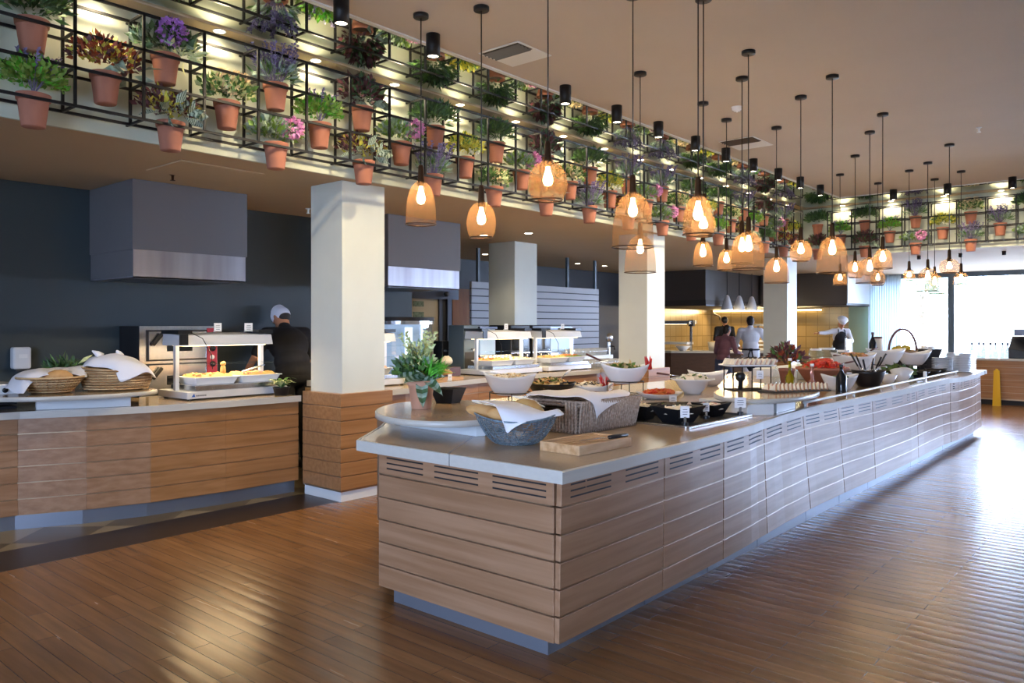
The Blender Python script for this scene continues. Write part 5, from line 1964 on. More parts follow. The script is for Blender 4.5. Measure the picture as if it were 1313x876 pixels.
def black_dish(label, loc, s, h, rz, fm, flabel, fcat, seed):
    t = T('black_dish', label, 'dish', loc, rz, 'black flared dishes')
    b = MB()
    lo, hi = s * 0.55, s
    L4 = lambda r: [(-r, -r * 0.8), (r, -r * 0.8), (r, r * 0.8), (-r, r * 0.8)]
    A, B2, Ci, Di = L4(lo), L4(hi), L4(hi * 0.95), L4(lo * 0.93)
    vs = [(*p, 0) for p in A] + [(p[0], p[1], h + (0.012 if i % 2 else 0.0)) for i, p in enumerate(B2)] + [(p[0], p[1], h + (0.012 if i % 2 else 0.0)) for i, p in enumerate(Ci)] + [(*p, 0.008) for p in Di]
    fs = [(3, 2, 1, 0), (12, 13, 14, 15)]
    for i in range(4):
        j = (i + 1) % 4
        fs += [(i, j, 4 + j, 4 + i), (4 + i, 4 + j, 8 + j, 8 + i), (8 + i, 8 + j, 12 + j, 12 + i)]
    b.add(vs, fs)
    b.build('dish', 'black_plastic', t, bevel=0.006, seg=3)
    pile(flabel[0], flabel[1], fcat, (loc[0], loc[1], loc[2] + h * 0.72), s * 0.86, s * 0.70, h * 0.34, fm, 10, 0.02, seed, rz)


black_dish('black flared dish of cream with a card, front of the chilled well', (4.80, 2.62, CT + 0.004), 0.155, 0.105, R(-10), ['cream_food', 'white_ceramic'], ('dish_cream', 'smooth pale cream in the front black dish'), 'cream', 1)
black_dish('black flared dish of grated cheese partly behind the wicker basket', (4.80, 2.90, CT + 0.004), 0.12, 0.10, R(5), ['cream_food', 'bread_crumb'], ('dish_cheese', 'pale grated cheese in the left black dish'), 'cheese', 2)
black_dish('black flared dish of dressing at the right end of the chilled well', (5.30, 2.62, CT + 0.004), 0.125, 0.09, R(-5), ['cream_food', 'ham_pink'], ('dish_dressing', 'creamy dressing in the right black dish'), 'dressing', 3)
black_dish('black flared dish at the back of the chilled well behind the front dish', (5.12, 2.88, CT + 0.004), 0.13, 0.085, R(0), ['olive_dark', 'herb_green'], ('dish_olives', 'dark olives in the back black dish'), 'olives', 4)
t = boat_bowl('serving_dish', 'long low white boat dish just behind the chilled well', (5.30, 3.20, CT), 0.20, 0.10, 0.05, R(-40), 0.3, cat='dish')
small_card(4.60, 2.46, CT + 0.016, 'white price card clipped before the front black dish of cream', 0.06, 0.075, R(-45), True, 'price cards on the island')
small_card(5.02, 2.52, CT + 0.016, 'tilted white price card between the two front black dishes', 0.05, 0.06, R(-25), True, 'price cards on the island')
small_card(5.42, 2.45, CT + 0.016, 'big white price card at the end of the chilled well before the pedestal', 0.085, 0.075, R(-45), True, 'price cards on the island')
small_card(5.60, 3.10, CT + 0.0, 'white price card between the boat dish and the oval display board', 0.06, 0.055, R(-45), True, 'price cards on the island')

# ---- bowls on stands, salads
wire_stand('black wire stand under the nearest white boat bowl', (4.93, 4.25, CT), 0.17, 0.11)
boat_bowl('salad_bowl', 'white boat bowl of pale salad on a wire stand, nearest the camera', (4.93, 4.25, CT + 0.085), 0.225, 0.15, 0.155, R(-49), 0.25, rb=0.5)
pile('bowl_pasta_salad', 'pale pasta salad in the nearest boat bowl', 'salad', (4.93, 4.25, CT + 0.205), 0.165, 0.11, 0.055, ['cream_food', 'pasta_beige', 'bread_crumb'], 90, 0.03, 11, R(-49))
spoon('white serving spoon resting at the left of the nearest boat bowl', (4.76, 4.44, CT + 0.285), (4.93, 4.26, CT + 0.25), 'white_ceramic')
wire_stand('black wire stand under the white boat bowl before the second column', (6.20, 3.93, CT), 0.17, 0.15)
boat_bowl('salad_bowl', 'white boat bowl with red peppers on a wire stand, before the second column', (6.20, 3.93, CT + 0.125), 0.235, 0.15, 0.15, R(-49), 0.30, rb=0.45)
pile('bowl_green_salad', 'green salad in the boat bowl before the second column', 'salad', (6.20, 3.93, CT + 0.24), 0.16, 0.10, 0.05, ['herb_green', 'pasta_beige', 'lettuce'], 70, 0.035, 12, R(-49), shape='leaf')
spoon('dark handled serving spoon leaning left out of the boat bowl before the second column', (5.98, 4.22, CT + 0.40), (6.16, 3.98, CT + 0.27))
rnd = random.Random(4)


def peppers(cx, cy, cz, n, group, where):
    for i in range(n):
        b = MB()
        dx, dy = rnd.uniform(-.05, .05), rnd.uniform(-.05, .05)
        h = rnd.uniform(0.09, 0.13)
        b.tube([(0, 0, 0), (dx * 0.5, dy * 0.5, h * 0.5), (dx * 0.9, dy * 0.9, h * 0.85), (dx * 1.1, dy * 1.1, h)], [0.012, 0.011, 0.007, 0.002], 8)
        o = b.build('red_chilli', 'pepper_red', loc=(cx + rnd.uniform(-.03, .03), cy + rnd.uniform(-.03, .03), cz))
        tag(o, 'red chilli standing ' + where, 'chilli', group)


peppers(6.34, 3.77, CT + 0.26, 6, 'chillies in the boat bowl on the stand', 'upright at the right rim of the boat bowl before the second column')
t = boat_bowl('salad_bowl', 'black wavy bowl of chopped salad left of the chillies', (5.75, 4.45, CT), 0.23, 0.20, 0.13, R(-49), 0.12, 'black_plastic', rb=0.55, k=6)
pile('bowl_chopped_salad', 'dry chopped salad heaped in the black wavy bowl', 'salad', (5.75, 4.45, CT + 0.10), 0.19, 0.165, 0.07, ['pasta_beige', 'herb_green', 'olive_dark', 'bread_crust'], 150, 0.035, 13, 0)
spoon('pale serving spoon standing in the black wavy bowl', (5.95, 4.38, CT + 0.25), (5.82, 4.42, CT + 0.15), 'white_ceramic')
boat_bowl('salad_bowl', 'low white boat bowl with chillies beside the black wavy bowl', (6.15, 4.28, CT), 0.21, 0.13, 0.085, R(-49), 0.45, rb=0.5)
pile('bowl_bean_salad', 'pale bean salad in the low boat bowl', 'salad', (6.12, 4.30, CT + 0.075), 0.15, 0.10, 0.05, ['cream_food', 'olive_dark', 'pasta_beige'], 70, 0.025, 14, R(-49))
peppers(6.23, 4.17, CT + 0.085, 7, 'chillies in the low boat bowl', 'upright at the right end of the low boat bowl')
boat_bowl('salad_plate', 'flat white boat plate of grated carrot before the second column', (6.25, 3.60, CT), 0.215, 0.15, 0.05, R(-49), 0.35, rb=0.55, cat='plate')
pile('plate_grated_carrot', 'orange grated carrot heaped on the flat white plate', 'carrot', (6.25, 3.60, CT + 0.042), 0.15, 0.105, 0.035, ['carrot_orange', 'tomato_red'], 130, 0.035, 15, R(-49))
t = T('salad_bowl', 'wide round white bowl with a dark handled spoon right of the carrot plate', 'bowl', (6.92, 3.62, CT))
MB().lathe([(0, 0), (0.08, 0), (0.085, 0.015), (0.12, 0.05), (0.165, 0.125), (0.215, 0.145), (0.215, 0.150), (0.16, 0.135), (0.11, 0.055), (0, 0.02)], 36).build('bowl', 'white_ceramic', t)
pile('bowl_potato_salad', 'pale potato salad in the wide round bowl', 'salad', (6.92, 3.62, CT + 0.125), 0.145, 0.145, 0.06, ['cream_food', 'bread_crumb', 'herb_green'], 60, 0.035, 16)
spoon('dark handled spoon leaning out left of the wide round bowl', (6.72, 3.90, CT + 0.20), (6.88, 3.68, CT + 0.165))
boat_bowl('salad_bowl', 'empty looking white bowl with one raised tip behind the oval display board', (7.9, 3.95, CT), 0.22, 0.17, 0.14, R(-49), 0.3, rb=0.5)

# ================================================================== OVAL BOARD: CANAPES, SANDWICHES
t = T('plate_riser', 'black wire riser holding the canape platter on the oval display board', 'stand', (6.40, 2.83, ZB), R(-40))
b = MB()
for z in (0.004, 0.20):
    b.tube([(-0.17, -0.09, z), (0.17, -0.09, z), (0.17, 0.09, z), (-0.17, 0.09, z)], 0.005, 6, closed=True)
b.build('hoops', 'black_metal', t)
for x, y in ((-0.17, -0.09), (0.17, -0.09), (0.17, 0.09), (-0.17, 0.09), (0.0, -0.09), (0.0, 0.09)):
    MB().bar((x, y, 0.0), (x, y, 0.2), 0.008).build('leg', 'black_metal', t)
t = T('canape_platter', 'glass platter of canapes on top of the black wire riser', 'platter', (6.40, 2.83, ZB + 0.206), R(-40))
MB().box(-0.21, -0.12, 0, 0.21, 0.12, 0.012).build('plate', 'white_ceramic', t, bevel=0.004)
small_card(6.36, 2.70, ZB + 0.10, 'white price card hooked on the canape riser', 0.06, 0.07, R(-45), False, 'price cards on the island')
t = T('dark_jug', 'dark jug shape standing under the canape riser', 'jug', (6.33, 2.86, ZB), R(-40))  # plain dark jug with a side handle
t.scale = (0.8, 0.8, 0.85)
MB().lathe([(0, 0), (0.03, 0), (0.022, 0.08), (0.05, 0.11), (0.055, 0.15), (0.03, 0.18), (0, 0.18)], 14).build('body', 'black_plastic', t)
MB().tube([(-0.05, 0, 0.15), (-0.09, 0, 0.155), (-0.09, 0, 0.12)], 0.008, 6).build('handle', 'black_plastic', t)

cp = None
rnd = random.Random(33)
qm = Matrix.Translation((6.40, 2.83, ZB + 0.219)) @ Euler((0, 0, R(-40))).to_matrix().to_4x4()
for r in range(3):
    for i in range(9):
        p = qm @ Vector((-0.175 + i * 0.044, -0.075 + r * 0.075, 0.0))
        rz = R(-40) + rnd.uniform(-.15, .15)
        if cp is None:
            cp = T('canape', 'small toast canape with dark topping in rows on the raised platter', 'canape', p, rz, 'canapes on the raised platter')
            b = MB()
            b.M = Euler((0, R(28), 0)).to_matrix().to_4x4()
            b.box(-0.006, -0.032, 0, 0.012, 0.032, 0.055)
            b.build('toast', 'bread_crumb', cp, bevel=0.003)
            b = MB()
            b.M = Euler((0, R(28), 0)).to_matrix().to_4x4()
            b.box(0.012, -0.028, 0.008, 0.018, 0.028, 0.05)
            b.build('topping', 'ham_pink', cp)
            b = MB()
            b.ell((0.03, 0.0, 0.05), (0.012, 0.012, 0.01), 8, 6)
            b.build('olive', 'olive_dark', cp)
        else:
            dup(cp, p, rz)

t = T('sandwich_board', 'slate board of sliced sandwiches at the right of the oval display board', 'platter', (6.50, 2.46, ZB), R(-28))
MB().box(-0.30, -0.10, 0, 0.30, 0.10, 0.012).build('board', 'steel_dark', t, bevel=0.003)
sp = None
qm = Matrix.Translation((6.50, 2.46, ZB + 0.013)) @ Euler((0, 0, R(-28))).to_matrix().to_4x4()
for r in range(2):
    for i in range(14):
        p = qm @ Vector((-0.265 + i * 0.041, -0.045 + r * 0.09, 0.0))
        rz = R(-28) + rnd.uniform(-.1, .1)
        if sp is None:
            sp = T('sandwich_slice', 'leaning triangular sandwich slice in the two rows on the slate board', 'sandwich', p, rz, 'sandwiches on the slate board')
            for nm, x0, x1, m in (('bread', -0.012, -0.003, 'bread_crumb'), ('filling', -0.003, 0.004, 'ham_pink'), ('bread', 0.004, 0.013, 'bread_crust')):
                b = MB()
                b.M = Euler((0, R(30), 0)).to_matrix().to_4x4()
                b.add([(x0, -0.04, 0.004), (x0, 0.04, 0.004), (x0, 0, 0.06), (x1, -0.04, 0.004), (x1, 0.04, 0.004), (x1, 0, 0.06)],
                      [(0, 2, 1), (3, 4, 5), (0, 1, 4, 3), (1, 2, 5, 4), (2, 0, 3, 5)])
                b.build(nm, m, sp)
        else:
            dup(sp, p, rz)

# ================================================================== FAR HALF OF THE ISLAND
def bottle(label, loc, r, h, m, cap_m, cat='bottle', neck=0.3, lab=None, name='bottle'):
    t = T(name, label, cat, loc)
    MB().lathe([(0, 0), (r, 0), (r * 1.02, 0.006), (r, h * (0.95 - neck) * 0.9), (r * 0.75, h * (1 - neck) * 0.93), (r * 0.33, h * (1 - neck) * 1.08), (r * 0.3, h * 0.95), (r * 0.36, h * 0.955), (r * 0.36, h * 0.97), (0, h * 0.97)], 18).build('glass', m, t)
    MB().cyl((0, 0, h * 0.95), r * 0.4, h * 0.08, 12).build('cap', cap_m, t)
    if lab:
        MB().lathe([(r * 1.03, h * 0.14), (r * 1.035, h * 0.15), (r * 1.03, h * 0.42)], 18).build('paper_label', lab, t)
    return t


bottle('olive oil bottle with yellow green oil and a pourer left of the terracotta bowl', (7.75, 2.98, CT), 0.045, 0.33, 'oil_green', 'white_ceramic', neck=0.45)
bottle('small pale oil bottle just left of the green oil bottle', (7.95, 3.2, CT), 0.04, 0.30, 'thin_glass', 'white_ceramic', neck=0.45)
bottle('pinkish vinegar bottle with a white pourer before the terracotta bowl', (7.36, 2.62, CT), 0.045, 0.30, 'pink_vinegar', 'white_ceramic', neck=0.5)
bottle('dark wine bottle standing at the worktop edge by the guard rail', (7.62, 2.44, CT), 0.048, 0.29, 'wine_dark', 'black_plastic', neck=0.25)
t = T('terracotta_bowl', 'big terracotta bowl of tomatoes on the far half of the island', 'bowl', (8.62, 2.96, CT))
MB().lathe([(0, 0.03), (0.15, 0.03), (0.26, 0.19), (0.275, 0.19), (0.275, 0.215), (0.25, 0.215), (0.23, 0.18), (0.13, 0.05), (0, 0.05)], 36).build('bowl', 'terracotta', t)
MB().cyl((0, 0, 0), 0.10, 0.032, 20).build('foot', 'terracotta', t)
rnd = random.Random(41)
tp = None
for i in range(26):
    a, q = rnd.random() * 2 * PI, math.sqrt(rnd.random()) * 0.19
    z = CT + 0.205 + 0.075 * (1 - (q / 0.2) ** 2) + rnd.uniform(0, 0.015)
    loc = (8.62 + q * math.cos(a), 2.96 + q * math.sin(a), z)
    if tp is None:
        tp = T('tomato', 'red tomato heaped in the terracotta bowl', 'tomato', loc, group='tomatoes in the terracotta bowl')
        MB().lathe([(0, -0.028), (0.02, -0.026), (0.034, -0.005), (0.032, 0.014), (0.018, 0.026), (0.004, 0.022), (0, 0.022)], 14).build('fruit', 'tomato_red', tp)
        b = MB()
        for k in range(5):
            leaf(b, (0, 0, 0.024), (math.cos(k * 1.257), math.sin(k * 1.257), 0.15), 0.02, 0.007, 0, rnd)
        b.build('stem', 'herb_green', tp)
    else:
        dup(tp, loc, rnd.random() * 6, scale=rnd.uniform(0.85, 1.2))
pile('bowl_pepper_strips', 'chopped peppers and herbs lying under the tomatoes in the terracotta bowl', 'vegetables', (8.62, 2.96, CT + 0.185), 0.24, 0.24, 0.045, ['tomato_red', 'carrot_orange', 'herb_green'], 120, 0.05, 51)
t = T('potted_plant', 'reddish brown leafy plant standing behind the terracotta bowl of tomatoes', 'potted plant', (8.75, 3.40, CT))
MB().lathe([(0, 0), (0.06, 0), (0.085, 0.15), (0.09, 0.15), (0.09, 0.18), (0.08, 0.18), (0.075, 0.15)], 20).build('pot', 'terracotta', t)
b = MB()
bush(b, rnd, 260, (0, 0, 0.28), (0.19, 0.17, 0.15), 0.08, 0.045, [0, 0, 1, 2])
b.build('foliage', ['leaf_burgundy', 'leaf_red', 'leaf_green'], t)
spoon('dark handled spoon over the right rim of the terracotta bowl', (9.05, 2.75, CT + 0.27), (8.8, 2.9, CT + 0.23))

boat_bowl('salad_bowl', 'white boat bowl behind the dark wine bottle', (8.25, 2.66, CT), 0.19, 0.13, 0.14, R(-49), 0.25, rb=0.5)
pile('bowl_dark_olives', 'dark olives low in the boat bowl behind the wine bottle', 'olives', (8.25, 2.66, CT + 0.11), 0.12, 0.08, 0.03, ['olive_dark', 'herb_green'], 40, 0.025, 61, R(-49), shape='ball')
wire_stand('black wire stand under the big white bowl of croutons', (10.2, 3.12, CT), 0.18, 0.10)
boat_bowl('salad_bowl', 'big white boat bowl heaped with croutons on the far half of the island', (10.2, 3.12, CT + 0.08), 0.28, 0.19, 0.20, R(-49), 0.25, rb=0.42)
pile('bowl_croutons', 'toasted croutons heaped in the big boat bowl', 'croutons', (10.2, 3.12, CT + 0.245), 0.20, 0.14, 0.07, ['bread_pale', 'bread_crust', 'ham_pink'], 120, 0.035, 62, R(-49))
spoon('dark handled spoon on the left of the crouton bowl', (9.78, 3.22, CT + 0.30), (10.08, 3.18, CT + 0.30))
spoon('dark handled spoon on the right of the crouton bowl', (10.62, 2.95, CT + 0.38), (10.32, 3.05, CT + 0.31))
wire_stand('black wire stand under the white bowl second from the fruit basket', (11.6, 3.12, CT), 0.18, 0.12)
boat_bowl('salad_bowl', 'big white boat bowl right of the crouton bowl', (11.6, 3.12, CT + 0.10), 0.27, 0.19, 0.21, R(-49), 0.2, rb=0.4)
wire_stand('black wire stand under the white bowl below the fruit basket', (12.35, 2.95, CT), 0.17, 0.10)
boat_bowl('salad_bowl', 'wavy white boat bowl before the fruit basket and plates', (12.35, 2.95, CT + 0.08), 0.26, 0.18, 0.18, R(-49), 0.3, rb=0.4)
t = T('salad_bowl', 'small white bowl at the guard rail, left of a pair', 'bowl', (9.70, 2.58, CT))
MB().lathe([(0, 0), (0.05, 0), (0.06, 0.01), (0.10, 0.10), (0.095, 0.10), (0.05, 0.015), (0, 0.012)], 24).build('bowl', 'white_ceramic', t)
t = T('salad_bowl', 'small white wavy bowl at the guard rail, right of a pair', 'bowl', (10.15, 2.55, CT))
MB().lathe([(0, 0), (0.06, 0), (0.07, 0.01), (0.13, 0.14), (0.125, 0.14), (0.06, 0.02), (0, 0.015)], 28, fn=lambda a, r, z, p: (p[0], p[1], z + (0.02 * math.cos(2 * a) * z / 0.14))).build('bowl', 'white_ceramic', t)
t = boat_bowl('salad_bowl', 'shiny black bowl full of serving tongs at the guard rail', (8.95, 2.58, CT), 0.18, 0.15, 0.17, R(-49), 0.1, 'black_plastic', rb=0.6)
for i in range(6):
    a = i * 1.05
    x, y = 8.95 + 0.09 * math.cos(a), 2.58 + 0.08 * math.sin(a)
    spoon('dark tong handle standing in the shiny black bowl', (x + 0.10 * math.cos(a), y + 0.10 * math.sin(a), CT + 0.30 + 0.03 * (i % 3)), (8.95 + 0.02 * math.cos(a), 2.58 + 0.02 * math.sin(a), CT + 0.06), 'black_plastic', group='tongs in the black bowl')
for i, (x, y) in enumerate(((10.9, 2.55), (11.35, 2.52), (11.9, 2.55))):
    t = boat_bowl('black_dish', 'low black dish at the guard rail near the plates, %s' % ('left one', 'middle one', 'right one')[i], (x, y, CT), 0.15, 0.11, 0.07, R(-49), 0.1, 'black_plastic', group='low black dishes by the plates', rb=0.55, cat='dish')
pile('well_salad_leaves', 'dark green salad leaves lying behind the small white bowls', 'salad', (10.75, 2.72, CT + 0.012), 0.22, 0.16, 0.10, ['leaf_dark', 'olive_dark', 'herb_green'], 160, 0.06, 63, shape='leaf')

# plate stacks: every plate is a plate
pp = None
for s, (x, y, n) in enumerate(((12.97, 2.55, 16), (12.62, 2.34, 16), (12.68, 2.64, 12))):
    lab = ('white plate in the tall stack left of the rail end', 'white plate in the stack nearest the rail end', 'white plate in the stack behind the two front stacks')[s]
    grp = ('plates in the left stack', 'plates in the front stack', 'plates in the back stack')[s]
    for i in range(n):
        z = CT + i * 0.0165
        if pp is None:
            pp = T('plate', lab, 'plate', (x, y, z), group=grp)
            MB().lathe([(0, 0), (0.08, 0), (0.085, 0.003), (0.138, 0.013), (0.14, 0.016), (0.136, 0.0165), (0.085, 0.007), (0, 0.005)], 28).build('plate', 'white_ceramic', pp)
        else:
            dup(pp, (x, y, z), None, lab, grp)

# jars and bottles behind the bowls
bottle('dark sauce bottle with a red brown cap and a pale label by the curtain', (12.35, 3.50, CT + 0.10), 0.05, 0.45, 'wine_dark', 'tin_brown', neck=0.2, lab='label_paper')
t = T('tall_tin', 'tall brown tin with a pale label right of the dark sauce bottle', 'tin', (12.47, 3.46, CT + 0.10))
t.scale = (0.9, 0.9, 0.88)
MB().lathe([(0, 0), (0.07, 0), (0.07, 0.43), (0.072, 0.435), (0.072, 0.45), (0, 0.45)], 24).build('tin', 'tin_brown', t)
b = MB()
b.lathe([(0.0715, 0.05), (0.0715, 0.42)], 24)
o = b.build('paper_label', 'label_paper', t)
t = T('riser_box', 'white step riser carrying the jars and fruit basket at the back of the island', 'shelf', (0, 0, CT))
MB().box(9.9, 3.40, 0, 12.65, 4.3, 0.10).build('box', 'white_panel', t, bevel=0.004)


def jar(label, x, y, z, r, h, fm, group='glass jars at the back of the island'):
    t = T('glass_jar', label, 'jar', (x, y, z), group=group)
    MB().lathe([(0, 0), (r, 0), (r, h), (r * 0.92, h), (r * 0.94, 0.008), (0, 0.008)], 20).build('glass', 'thin_glass', t)
    MB().lathe([(0, 0.01), (r * 0.9, 0.01), (r * 0.9, h * 0.55), (0, h * 0.57)], 16).build('contents', fm, t)
    MB().cyl((0, 0, h), r * 0.8, 0.025, 16).build('lid', 'white_ceramic', t)


jar('glass jar of golden cereal left of the white hatted chef', 10.3, 3.62, CT + 0.10, 0.09, 0.24, 'bread_pale')
jar('wide glass jar of pale flakes before the white hatted chef', 10.72, 3.62, CT + 0.10, 0.13, 0.24, 'cream_food')
jar('small glass jar of nuts at the farthest column', 9.62, 3.52, CT, 0.09, 0.26, 'white_ceramic')
jar('glass jar of reddish muesli under the chef hands', 11.2, 3.56, CT + 0.10, 0.10, 0.20, 'terracotta_light')
t = T('glass_screen', 'small clear glass screen with a pale frame before the white hatted chef', 'screen', (12.02, 3.78, CT + 0.10))
MB().box(0, 0, 0, 0.28, 0.01, 0.36).build('glass', 'thin_glass', t)
for x in (0.0, 0.28):
    MB().bar((x, 0.005, 0), (x, 0.005, 0.38), 0.02).build('post', 'trim_white', t)
# fruit basket
t = T('fruit_basket', 'brown wicker fruit basket with a tall hoop handle before the bright window', 'basket', (12.80, 3.20, CT + 0.17))
MB().lathe([(0, 0), (0.15, 0), (0.21, 0.12), (0.22, 0.125), (0.20, 0.125), (0.14, 0.012), (0, 0.012)], 28).build('bowl', 'wicker_tan', t)
MB().tube([(0.21 * math.cos(PI * i / 24) * 0.65, -0.21 * math.cos(PI * i / 24) * 0.76, 0.10 + 0.34 * math.sin(PI * i / 24)) for i in range(25)], 0.017, 8).build('handle', 'wood_handle', t)
fp = None
rnd = random.Random(77)
for i in range(14):
    a, q = rnd.random() * 2 * PI, math.sqrt(rnd.random()) * 0.13
    loc = (12.80 + q * math.cos(a), 3.20 + q * math.sin(a), CT + 0.285 + 0.05 * (1 - (q / 0.15) ** 2))
    if fp is None:
        fp = T('apple', 'yellow green apple heaped in the hoop handled basket', 'apple', loc, group='apples in the hoop basket')
        MB().lathe([(0, -0.03), (0.02, -0.034), (0.038, -0.01), (0.038, 0.012), (0.022, 0.032), (0.006, 0.028), (0, 0.024)], 14).build('fruit', 'fruit_yellow', fp)
        MB().tube([(0, 0, 0.025), (0.004, 0, 0.045)], 0.003, 5).build('stem', 'trunk', fp)
    else:
        dup(fp, loc, rnd.random() * 6)
t = T('cup_basket', 'black woven basket holding white cups between the fruit and the plates', 'basket', (13.09, 2.91, CT + 0.15))
MB().lathe([(0, 0), (0.13, 0), (0.19, 0.16), (0.20, 0.16), (0.18, 0.15), (0.12, 0.012), (0, 0.012)], 4, fn=None, smooth=False).build('bowl', 'black_weave', t)
tag(MB().box(12.94, 2.80, CT, 13.24, 3.04, CT + 0.15).build('basket_block', 'black_matt'), 'low dark block under the black cup basket', 'block')
tag(MB().box(12.68, 3.08, CT, 12.93, 3.33, CT + 0.17).build('basket_block', 'black_matt'), 'low dark block under the hoop handled fruit basket', 'block')
cp2 = None
for i in range(6):
    loc = (13.02 + 0.07 * (i % 3), 2.87 + 0.09 * (i // 3), CT + 0.285)
    if cp2 is None:
        cp2 = T('cup', 'white cup upside down in the black woven basket', 'cup', loc, group='cups in the black basket')
        MB().lathe([(0.038, 0), (0.036, 0.05), (0.022, 0.07), (0, 0.07)], 16).build('bowl', 'white_ceramic', cp2)
        MB().tube([(0.036, 0, 0.015), (0.055, 0, 0.02), (0.055, 0, 0.04), (0.034, 0, 0.05)], 0.005, 6).build('handle', 'white_ceramic', cp2)
    else:
        dup(cp2, loc, rnd.random() * 6)

# ================================================================== ITEMS ON THE BACK COUNTER
t = T('wicker_basket', 'low round wicker bread basket, left one on the left display board', 'basket', (2.36, 6.93, 1.051))
MB().lathe([(0, 0), (0.13, 0), (0.235, 0.125), (0.245, 0.13), (0.235, 0.135), (0.215, 0.125), (0.12, 0.014), (0, 0.014)], 36).build('body', 'wicker_tan', t)
b = MB()
for i in range(40):
    a = 2 * PI * i / 40
    b.tube([(r_ * math.cos(a), r_ * math.sin(a), z_) for r_, z_ in ((0.13, 0.004), (0.185, 0.06), (0.238, 0.125))], 0.0055, 5)
for k_ in range(1, 7):
    r_ = 0.134 + (0.238 - 0.134) * (k_ / 7)
    b.tube([((r_ + 0.004 * (-1) ** i) * math.cos(2 * PI * i / 40), (r_ + 0.004 * (-1) ** i) * math.sin(2 * PI * i / 40), 0.125 * k_ / 7) for i in range(40)], 0.006, 5, closed=True)
b.build('weave', 'wicker_tan', t)
MB().tube([(0.24 * math.cos(2 * PI * i / 36), 0.24 * math.sin(2 * PI * i / 36), 0.13) for i in range(36)], 0.010, 8, closed=True).build('rim', 'wicker_tan', t)
t = T('wicker_basket', 'deeper oval wicker basket, right one on the left display board', 'basket', (2.84, 6.86, 1.051), R(-20))
MB().lathe([(0, 0), (0.75, 0), (0.9, 0.02), (1.0, 0.10), (0.98, 0.165), (0.94, 0.165), (0.92, 0.10), (0.7, 0.014), (0, 0.014)], 36, fn=lambda a, r, z, p: (0.265 * r * math.cos(a), 0.20 * r * math.sin(a), z + 0.03 * (z / 0.165) * -math.cos(a))).build('body', 'wicker_tan', t)
b = MB()
for i in range(44):
    a = 2 * PI * i / 44
    b.tube([(0.265 * r_ * math.cos(a), 0.20 * r_ * math.sin(a), z_ + 0.03 * (z_ / 0.165) * -math.cos(a)) for r_, z_ in ((0.9, 0.015), (1.01, 0.10), (0.99, 0.16))], 0.0055, 5)
for k_ in range(1, 9):
    z_ = 0.165 * k_ / 9
    r_ = 0.9 + 0.11 * min(1, z_ / 0.10)
    b.tube([((0.265 * r_ + 0.004 * (-1) ** i) * math.cos(2 * PI * i / 44), (0.20 * r_ + 0.004 * (-1) ** i) * math.sin(2 * PI * i / 44), z_ + 0.03 * (z_ / 0.165) * -math.cos(2 * PI * i / 44)) for i in range(44)], 0.006, 5, closed=True)
b.build('weave', 'wicker_tan', t)
MB().tube([(0.262 * math.cos(2 * PI * i / 36), 0.198 * math.sin(2 * PI * i / 36), 0.165 - 0.03 * math.cos(2 * PI * i / 36)) for i in range(36)], 0.010, 8, closed=True).build('rim', 'wicker_tan', t)
loaf('brown bread roll showing under the cloth of the left wicker basket', (2.28, 6.84, 1.17), (2.48, 6.80, 1.17), 0.05, cuts=2)
def cw(x, y, z): return (x, y, z)
cloth('napkin', 'white cloth over the low left wicker basket, hanging down its left side', [
    [cw(2.06, 7.02, 1.10), cw(2.16, 7.08, 1.21), cw(2.3, 7.12, 1.25), cw(2.45, 7.12, 1.24), cw(2.62, 7.06, 1.27)],
    [cw(2.06, 6.90, 1.09), cw(2.16, 6.94, 1.21), cw(2.3, 6.96, 1.25), cw(2.45, 6.94, 1.235), cw(2.62, 6.94, 1.26)],
    [cw(2.08, 6.80, 1.07), cw(2.15, 6.84, 1.185), cw(2.28, 6.87, 1.232), cw(2.44, 6.86, 1.225), cw(2.60, 6.86, 1.23)],
    [cw(2.10, 6.72, 1.06), cw(2.15, 6.77, 1.14), cw(2.26, 6.81, 1.205), cw(2.42, 6.79, 1.20), cw(2.58, 6.78, 1.18)]], crumple=0.03)
cloth('napkin', 'white cloth heaped over the deeper right wicker basket with a corner down its front', [
    [cw(2.60, 6.98, 1.24), cw(2.70, 7.06, 1.31), cw(2.85, 7.05, 1.34), cw(3.0, 6.98, 1.30), cw(3.1, 6.86, 1.17)],
    [cw(2.60, 6.90, 1.26), cw(2.70, 6.92, 1.33), cw(2.85, 6.90, 1.35), cw(3.0, 6.86, 1.31), cw(3.12, 6.78, 1.16)],
    [cw(2.64, 6.82, 1.255), cw(2.72, 6.80, 1.315), cw(2.86, 6.76, 1.325), cw(3.0, 6.74, 1.28), cw(3.11, 6.71, 1.15)],
    [cw(2.73, 6.72, 1.25), cw(2.77, 6.68, 1.26), cw(2.88, 6.64, 1.265), cw(3.0, 6.63, 1.245), cw(3.09, 6.66, 1.16)],
    [cw(2.77, 6.655, 1.15), cw(2.80, 6.640, 1.125), cw(2.88, 6.62, 1.16), cw(2.98, 6.61, 1.20), cw(3.06, 6.625, 1.17)]], crumple=0.032)
for i, (x, y, dx) in enumerate(((2.74, 6.92, -0.07), (2.88, 6.88, -0.03))):
    b = MB()
    b.tube([(0, 0, 0), (dx * 0.5, 0, 0.03), (dx, 0, 0.05)], [0.035, 0.022, 0.006], 8)
    tag(b.build('napkin_peak', 'cloth_white', loc=(x, y, 1.335)), 'pointed cloth tip on top of the right wicker basket, %s one' % ('left', 'right')[i], 'napkin')
t = T('herb_pot', 'green herb plant standing behind the two wicker baskets', 'potted plant', (2.62, 7.40, CT))
MB().lathe([(0, 0), (0.06, 0), (0.08, 0.13), (0.085, 0.13), (0.085, 0.155), (0.075, 0.155), (0.07, 0.13)], 20).build('pot', 'terracotta', t)
